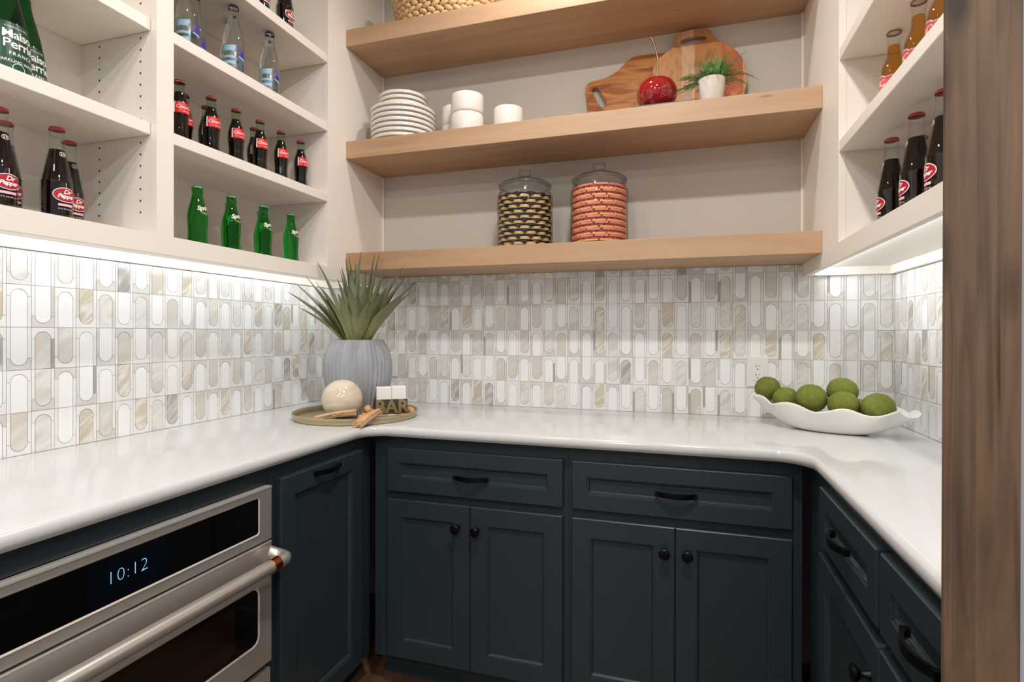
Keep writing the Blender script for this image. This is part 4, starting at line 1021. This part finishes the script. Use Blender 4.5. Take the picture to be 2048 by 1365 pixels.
rp = ramp(nt, [(0.0, (156, 156, 100)), (0.45, (150, 154, 110)), (0.8, (130, 136, 104)), (0.94, (114, 116, 92)), (1.0, (84, 44, 46))]); nt.links.new(sx.outputs[1], rp.inputs[0])
nz = nt.nodes.new('ShaderNodeTexNoise'); nz.inputs['Scale'].default_value = 14; mxn = nt.nodes.new('ShaderNodeMix'); mxn.data_type = 'RGBA'; mxn.blend_type = 'MULTIPLY'; mxn.inputs[0].default_value = 0.6
rp2 = ramp(nt, [(0.3, (190, 190, 180)), (0.7, (255, 255, 245))]); nt.links.new(nz.outputs['Fac'], rp2.inputs[0]); nt.links.new(rp.outputs[0], mxn.inputs[6]); nt.links.new(rp2.outputs[0], mxn.inputs[7]); nt.links.new(mxn.outputs[2], bs.inputs['Base Color'])
LEAF_TIPS = [(0.1131, -0.44, 1.3991), (0.1307, -0.42, 1.4367), (0.1902, -0.47, 1.3341), (0.2163, -0.4, 1.4424), (0.2911, -0.49, 1.5093), (0.1994, -0.44, 1.4611), (0.354, -0.45, 1.4439), (0.3316, -0.4, 1.4872), (0.3365, -0.37, 1.5349), (0.3584, -0.38, 1.5447), (0.4018, -0.36, 1.5608), (0.4536, -0.34, 1.5564), (0.4681, -0.33, 1.5552), (0.4606, -0.42, 1.4749), (0.5146, -0.37, 1.4747), (0.5765, -0.33, 1.4999), (0.6094, -0.38, 1.4435), (0.6444, -0.36, 1.4298), (0.6489, -0.4, 1.3897), (0.5783, -0.46, 1.4054), (0.6343, -0.47, 1.3694), (0.503, -0.48, 1.4155), (0.4881, -0.52, 1.3799), (0.4405, -0.5, 1.4104), (0.4043, -0.52, 1.3823), (0.3642, -0.34, 1.5173), (0.3524, -0.42, 1.4941), (0.5492, -0.53, 1.3542), (0.346, -0.5, 1.3594), (0.2761, -0.42, 1.3951), (0.1745, -0.38, 1.3898), (0.4045, -0.44, 1.4784), (0.5331, -0.34, 1.4216), (0.5365, -0.44, 1.3883)]
base0 = Vector((0.391, -0.362, TZ))
ra = random.Random(9)
def leaf(tip, w):
    tip = Vector(tip) - base0
    az = math.atan2(tip.y, tip.x); base = Vector((0.035 * math.cos(az), 0.035 * math.sin(az), 0.250))
    if tip.xy.length < 0.05: base = Vector((tip.x * .5, tip.y * .5, 0.255))
    out = Vector((math.cos(az), math.sin(az), 0))
    L = (tip - base).length
    ctrl = base.lerp(tip, 0.45) + Vector((0, 0, 0.10 * tip.xy.length)) - out * 0.015
    N = 14; vs = []; fs = []; uv = []
    for i in range(N + 1):
        s_ = i / N; p = base * (1 - s_) ** 2 + ctrl * 2 * s_ * (1 - s_) + tip * s_ ** 2
        d = ((ctrl - base) * (1 - s_) + (tip - ctrl) * s_).normalized()
        side = Vector((out.y, -out.x, 0)); nn = side.cross(d).normalized()
        ww = w * (0.46 + 1.0 * s_) if s_ < .5 else w * 0.96 * (1 - ((s_ - .5) / .5) ** 1.6) + 0.0003
        fold = 0.48 * ww
        vs += [p - side * ww + nn * fold, p - side * ww * .5 + nn * fold * .35, p, p + side * ww * .5 + nn * fold * .35, p + side * ww + nn * fold]
        th = 0.0028 * (1 - s_) + 0.0006
        vs += [p - nn * th * 1.0]
    for i in range(N):
        for k in range(4): a = i * 6 + k; fs.append((a, a + 1, a + 7, a + 6))
        fs.append((i * 6, (i + 1) * 6, (i + 1) * 6 + 5, i * 6 + 5)); fs.append((i * 6 + 4, i * 6 + 5, (i + 1) * 6 + 5, (i + 1) * 6 + 4))
    b_ = B(); b_.add(vs, fs); me = b_.mesh('leaf', [agave], smooth=True, sharp=60)
    ul = me.uv_layers.new(name='UVMap')
    for lp in me.loops: ul.data[lp.index].uv = (0.5, (lp.vertex_index // 6) / N)
    return me
for tip in LEAF_TIPS: link('leaf', leaf(tip, ra.uniform(0.020, 0.025)), t)
# ball
o = B().ball((0, 0, 0), 0.0722, n=48, k=32).obj('stone_sphere', [marble('cream_banded_stone', [(0.25, (196, 176, 150)), (0.42, (218, 202, 180)), (0.5, (206, 190, 168)), (0.62, (226, 214, 196)), (0.8, (200, 182, 158))], 10, 3.2, 0.16)], smooth=True, sharp=180)
o.location = (0.4565, -0.5650, TZ + 0.0725); tag(o, 'polished cream stone sphere in front of the grey planter', 'ornament')
# BAR napkin holder
t = thing('napkin_holder', 'small brass napkin holder with cut-out letters spelling BAR', 'napkin holder', (0.5720, -0.4180, TZ), math.radians(36))
gold = mat('antique_brass', (176, 160, 124), 0.28, metal=0.85)
B().box(-0.058, -0.020, 0.0, 0.058, 0.030, 0.006).obj('base', [plastic_w], t, bevel=0.001)
vs, fs = text_mesh('BAR', 0.068, 0, 0.0020, space=1.0)
me = bpy.data.meshes.new('x'); me.from_pydata([(x, 0, z) for x, z, _ in vs], [], fs)
bm = bmesh.new(); bm.from_mesh(me); bmesh.ops.remove_doubles(bm, verts=bm.verts, dist=1e-6)
gm_ = bmesh.ops.extrude_face_region(bm, geom=bm.faces[:]); bmesh.ops.translate(bm, verts=[v for v in gm_['geom'] if isinstance(v, bmesh.types.BMVert)], vec=(0, -0.012, 0))
bmesh.ops.recalc_face_normals(bm, faces=bm.faces); bmesh.ops.translate(bm, verts=bm.verts, vec=(0, -0.018, 0.0335)); bm.to_mesh(me); bm.free()
me.materials.append(gold); link('letters', me, t)
b = B().box(-0.060, -0.0185, 0.0065, 0.060, -0.0165, 0.062).box(-0.060, 0.028, 0.0065, 0.060, 0.030, 0.062)
b.obj('bracket', [mat('brass_plate', (112, 98, 72), 0.22, metal=0.9)], t)
napk = mat('white_napkin', (240, 236, 230), 0.8)
for (a, c, zz) in ((-0.055, 0.0005, 0.108), (0.001, 0.056, 0.110)):
    o = B().box(a, -0.014, 0.0062, c, 0.026, zz).obj('napkins', [napk], t, bevel=0.004, segs=3)
# garland with tassels
gt = thing('bead_garland', 'wooden bead garland with two jute tassels lying over the tray edge', 'garland', (0, 0, 0))
beadm = mat('orange_wood_bead', (214, 158, 98), 0.55); jute = mat('jute_thread', (206, 170, 128), 0.8)
bead = B().ball((0, 0, 0), 0.0118, n=14, k=9).mesh('bead', [beadm], smooth=True, sharp=180)
spots = []
pl = [(0.548, -0.588), (0.552, -0.563), (0.535, -0.545), (0.538, -0.520), (0.515, -0.512), (0.524, -0.488), (0.500, -0.480), (0.496, -0.455), (0.492, -0.431), (0.503, -0.409), (0.515, -0.388), (0.530, -0.368), (0.546, -0.350), (0.564, -0.334), (0.588, -0.330), (0.610, -0.341), (0.627, -0.358), (0.641, -0.378)]
for i, (x, y) in enumerate(pl): link('bead', bead, gt, (x, y, TZ + 0.0122))
link('bead', bead, gt, (0.543, -0.533, TZ + 0.033)); link('bead', bead, gt, (0.527, -0.516, TZ + 0.033)); link('bead', bead, gt, (0.512, -0.484, TZ + 0.0330))
rt = random.Random(2)
def tassel(p0, p1, p2, spread, n=90):
    b_ = B(); p0, p1, p2 = Vector(p0), Vector(p1), Vector(p2)
    side = (p2 - p0).cross(Vector((0, 0, 1))).normalized()
    for i in range(n):
        w = rt.uniform(-1, 1); h = rt.uniform(0, 1); e = rt.uniform(-.012, .012)
        pts = []
        for k in range(7):
            s_ = k / 6; p = p0 * (1 - s_) ** 2 + p1 * 2 * s_ * (1 - s_) + p2 * s_ ** 2
            p = p + side * w * spread * (0.35 + 0.75 * s_) + Vector((0, 0, h * 0.021 * (1 - .35 * s_))) + (p2 - p1).normalized() * e * s_ + side * .0015 * math.sin(s_ * 9 + i)
            pts.append(p)
        b_.tube(pts, 0.0012, 4)
    o_ = b_.obj('tassel', [jute], gt); o_['kind'] = 'stuff'
    return o_
zt = CT + 0.027
tassel((0.545, -0.610, zt + .002), (0.490, -0.655, zt + .004), (0.418, -0.664, CT + 0.014), 0.018)
tassel((0.612, -0.560, zt + .002), (0.622, -0.620, zt + .010), (0.598, -0.680, CT + 0.004), 0.019)

# ------------------------------------------------------------ moss bowl
bc = Vector((2.098, -0.262)); ax = Vector((0.905, -0.425)).normalized(); pn = Vector((-ax.y, ax.x))
vs = []; fs = []; n = 96; HL, HW = 0.232, 0.098
def bowl_pt(s_, a, inner):
    # s_ 0..1 from centre of the base to rim
    ca, sa = math.cos(a), math.sin(a)
    g_ = abs(ca) ** 1.6
    rx = HL * (0.36 + 0.64 * s_ ** 0.9) if s_ > 0 else 0.0
    ry = HW * (0.42 + 0.58 * s_ ** 0.8) if s_ > 0 else 0.0
    hgt = 0.076 + 0.014 * g_ - (0.012 if ca > 0 else -0.008) * g_
    wav = 0.0075 * math.sin(a * 9 + 0.8) * s_ ** 3
    wr = 1 + 0.045 * math.sin(a * 9 + 2.2) * s_ ** 3
    z_ = (hgt + wav * 1.2) * (s_ ** 1.7)
    return rx * wr * ca, ry * wr * sa, z_
S = [0.0001, .15, .3, .45, .6, .72, .82, .9, .96, 1.0]
def ringpts(s_, off, sc_):
    out = []
    for i in range(n):
        x, y, z_ = bowl_pt(s_, 2 * PI * i / n, False); x *= sc_; y *= sc_
        p = bc + ax * x + pn * y; out.append((p.x, p.y, CT + 0.0006 + z_ + off))
    return out
rows = [ringpts(s_, 0, 1) for s_ in S] + [ringpts(s_, 0.0035 if s_ > .1 else .005, 1 - 0.018) for s_ in reversed(S)]
for rw in rows: vs += rw
for j in range(len(rows) - 1):
    for i in range(n): k = (i + 1) % n; fs.append((j * n + i, j * n + k, (j + 1) * n + k, (j + 1) * n + i))
fs.append(tuple(reversed(range(n)))); fs.append(tuple((len(rows) - 1) * n + i for i in range(n)))
b = B(); b.add(vs, fs)
o = link('wavy_bowl', b.mesh('wavy_bowl', [bowlm], smooth=True, sharp=60)); tag(o, 'long white boat-shaped bowl with wavy rim holding moss balls', 'bowl')
moss = mat('moss_green', (114, 124, 50), 0.95, var=((60, 60, 60), 0.38, 6), bump=(300, 0.8, .003))
rm = random.Random(4)
def mossball(x, y, z_, r_, lab, sq=1.0):
    b_ = B().ball((0, 0, 0), r_, r_ * sq, r_ * .95, 40, 28)
    b_.v = [tuple(Vector(p) * (1 + 0.018 * math.sin(p[0] * 230 + r_ * 900) * math.cos(p[1] * 190) + 0.012 * rm.uniform(-1, 1))) for p in b_.v]
    o_ = b_.obj('moss_ball', [moss], smooth=True, sharp=180); o_.location = (x, y, z_); o_.rotation_euler = (rm.uniform(-.4, .4), 0, rm.uniform(0, 3))
    tag(o_, lab, 'moss ball', 'moss balls in the wavy bowl')


mossball(1.9266, -0.1492, 1.0390, 0.0429, 'outermost moss ball at the left end of the bowl')
mossball(1.9744, -0.2125, 1.0106, 0.0413, 'second moss ball from the left, sitting low in the bowl')
mossball(2.0428, -0.2684, 1.0212, 0.0478, 'third moss ball from the left, in the middle of the bowl')
mossball(2.1378, -0.2474, 1.0453, 0.0461, 'highest moss ball, resting behind and above the others')
mossball(2.1257, -0.3081, 1.0081, 0.0451, 'large moss ball in front, below the highest one')
mossball(2.1910, -0.2725, 0.9903, 0.0345, 'moss ball mostly hidden between the two right-hand ones')
mossball(2.2103, -0.3477, 1.0073, 0.0458, 'rightmost moss ball in the bowl')

# ceiling can trims; the hall ones go with the added fill lamps
CANL = ['recessed ceiling light closest to the floating shelves', 'recessed ceiling light over the right side of the pantry entrance', 'recessed ceiling light over the left side of the pantry entrance',
        'added fill light in the hall ceiling, left one just outside the entrance', 'added fill light in the hall ceiling, right one just outside the entrance', 'added fill light in the ceiling far back in the hall, left', 'added fill light in the ceiling far back in the hall, right']
for i, (x, y, p) in enumerate(CANS):
    o = B().lathe([(0.085, CEIL - 0.0005), (0.085, CEIL - 0.006), (0.062, CEIL - 0.010), (0.060, CEIL - 0.0005)], 32, cx=x, cy=y).obj('ceiling_light', [plastic_w], smooth=True, sharp=40)
    tag(o, CANL[i], 'ceiling light', 'recessed ceiling lights')
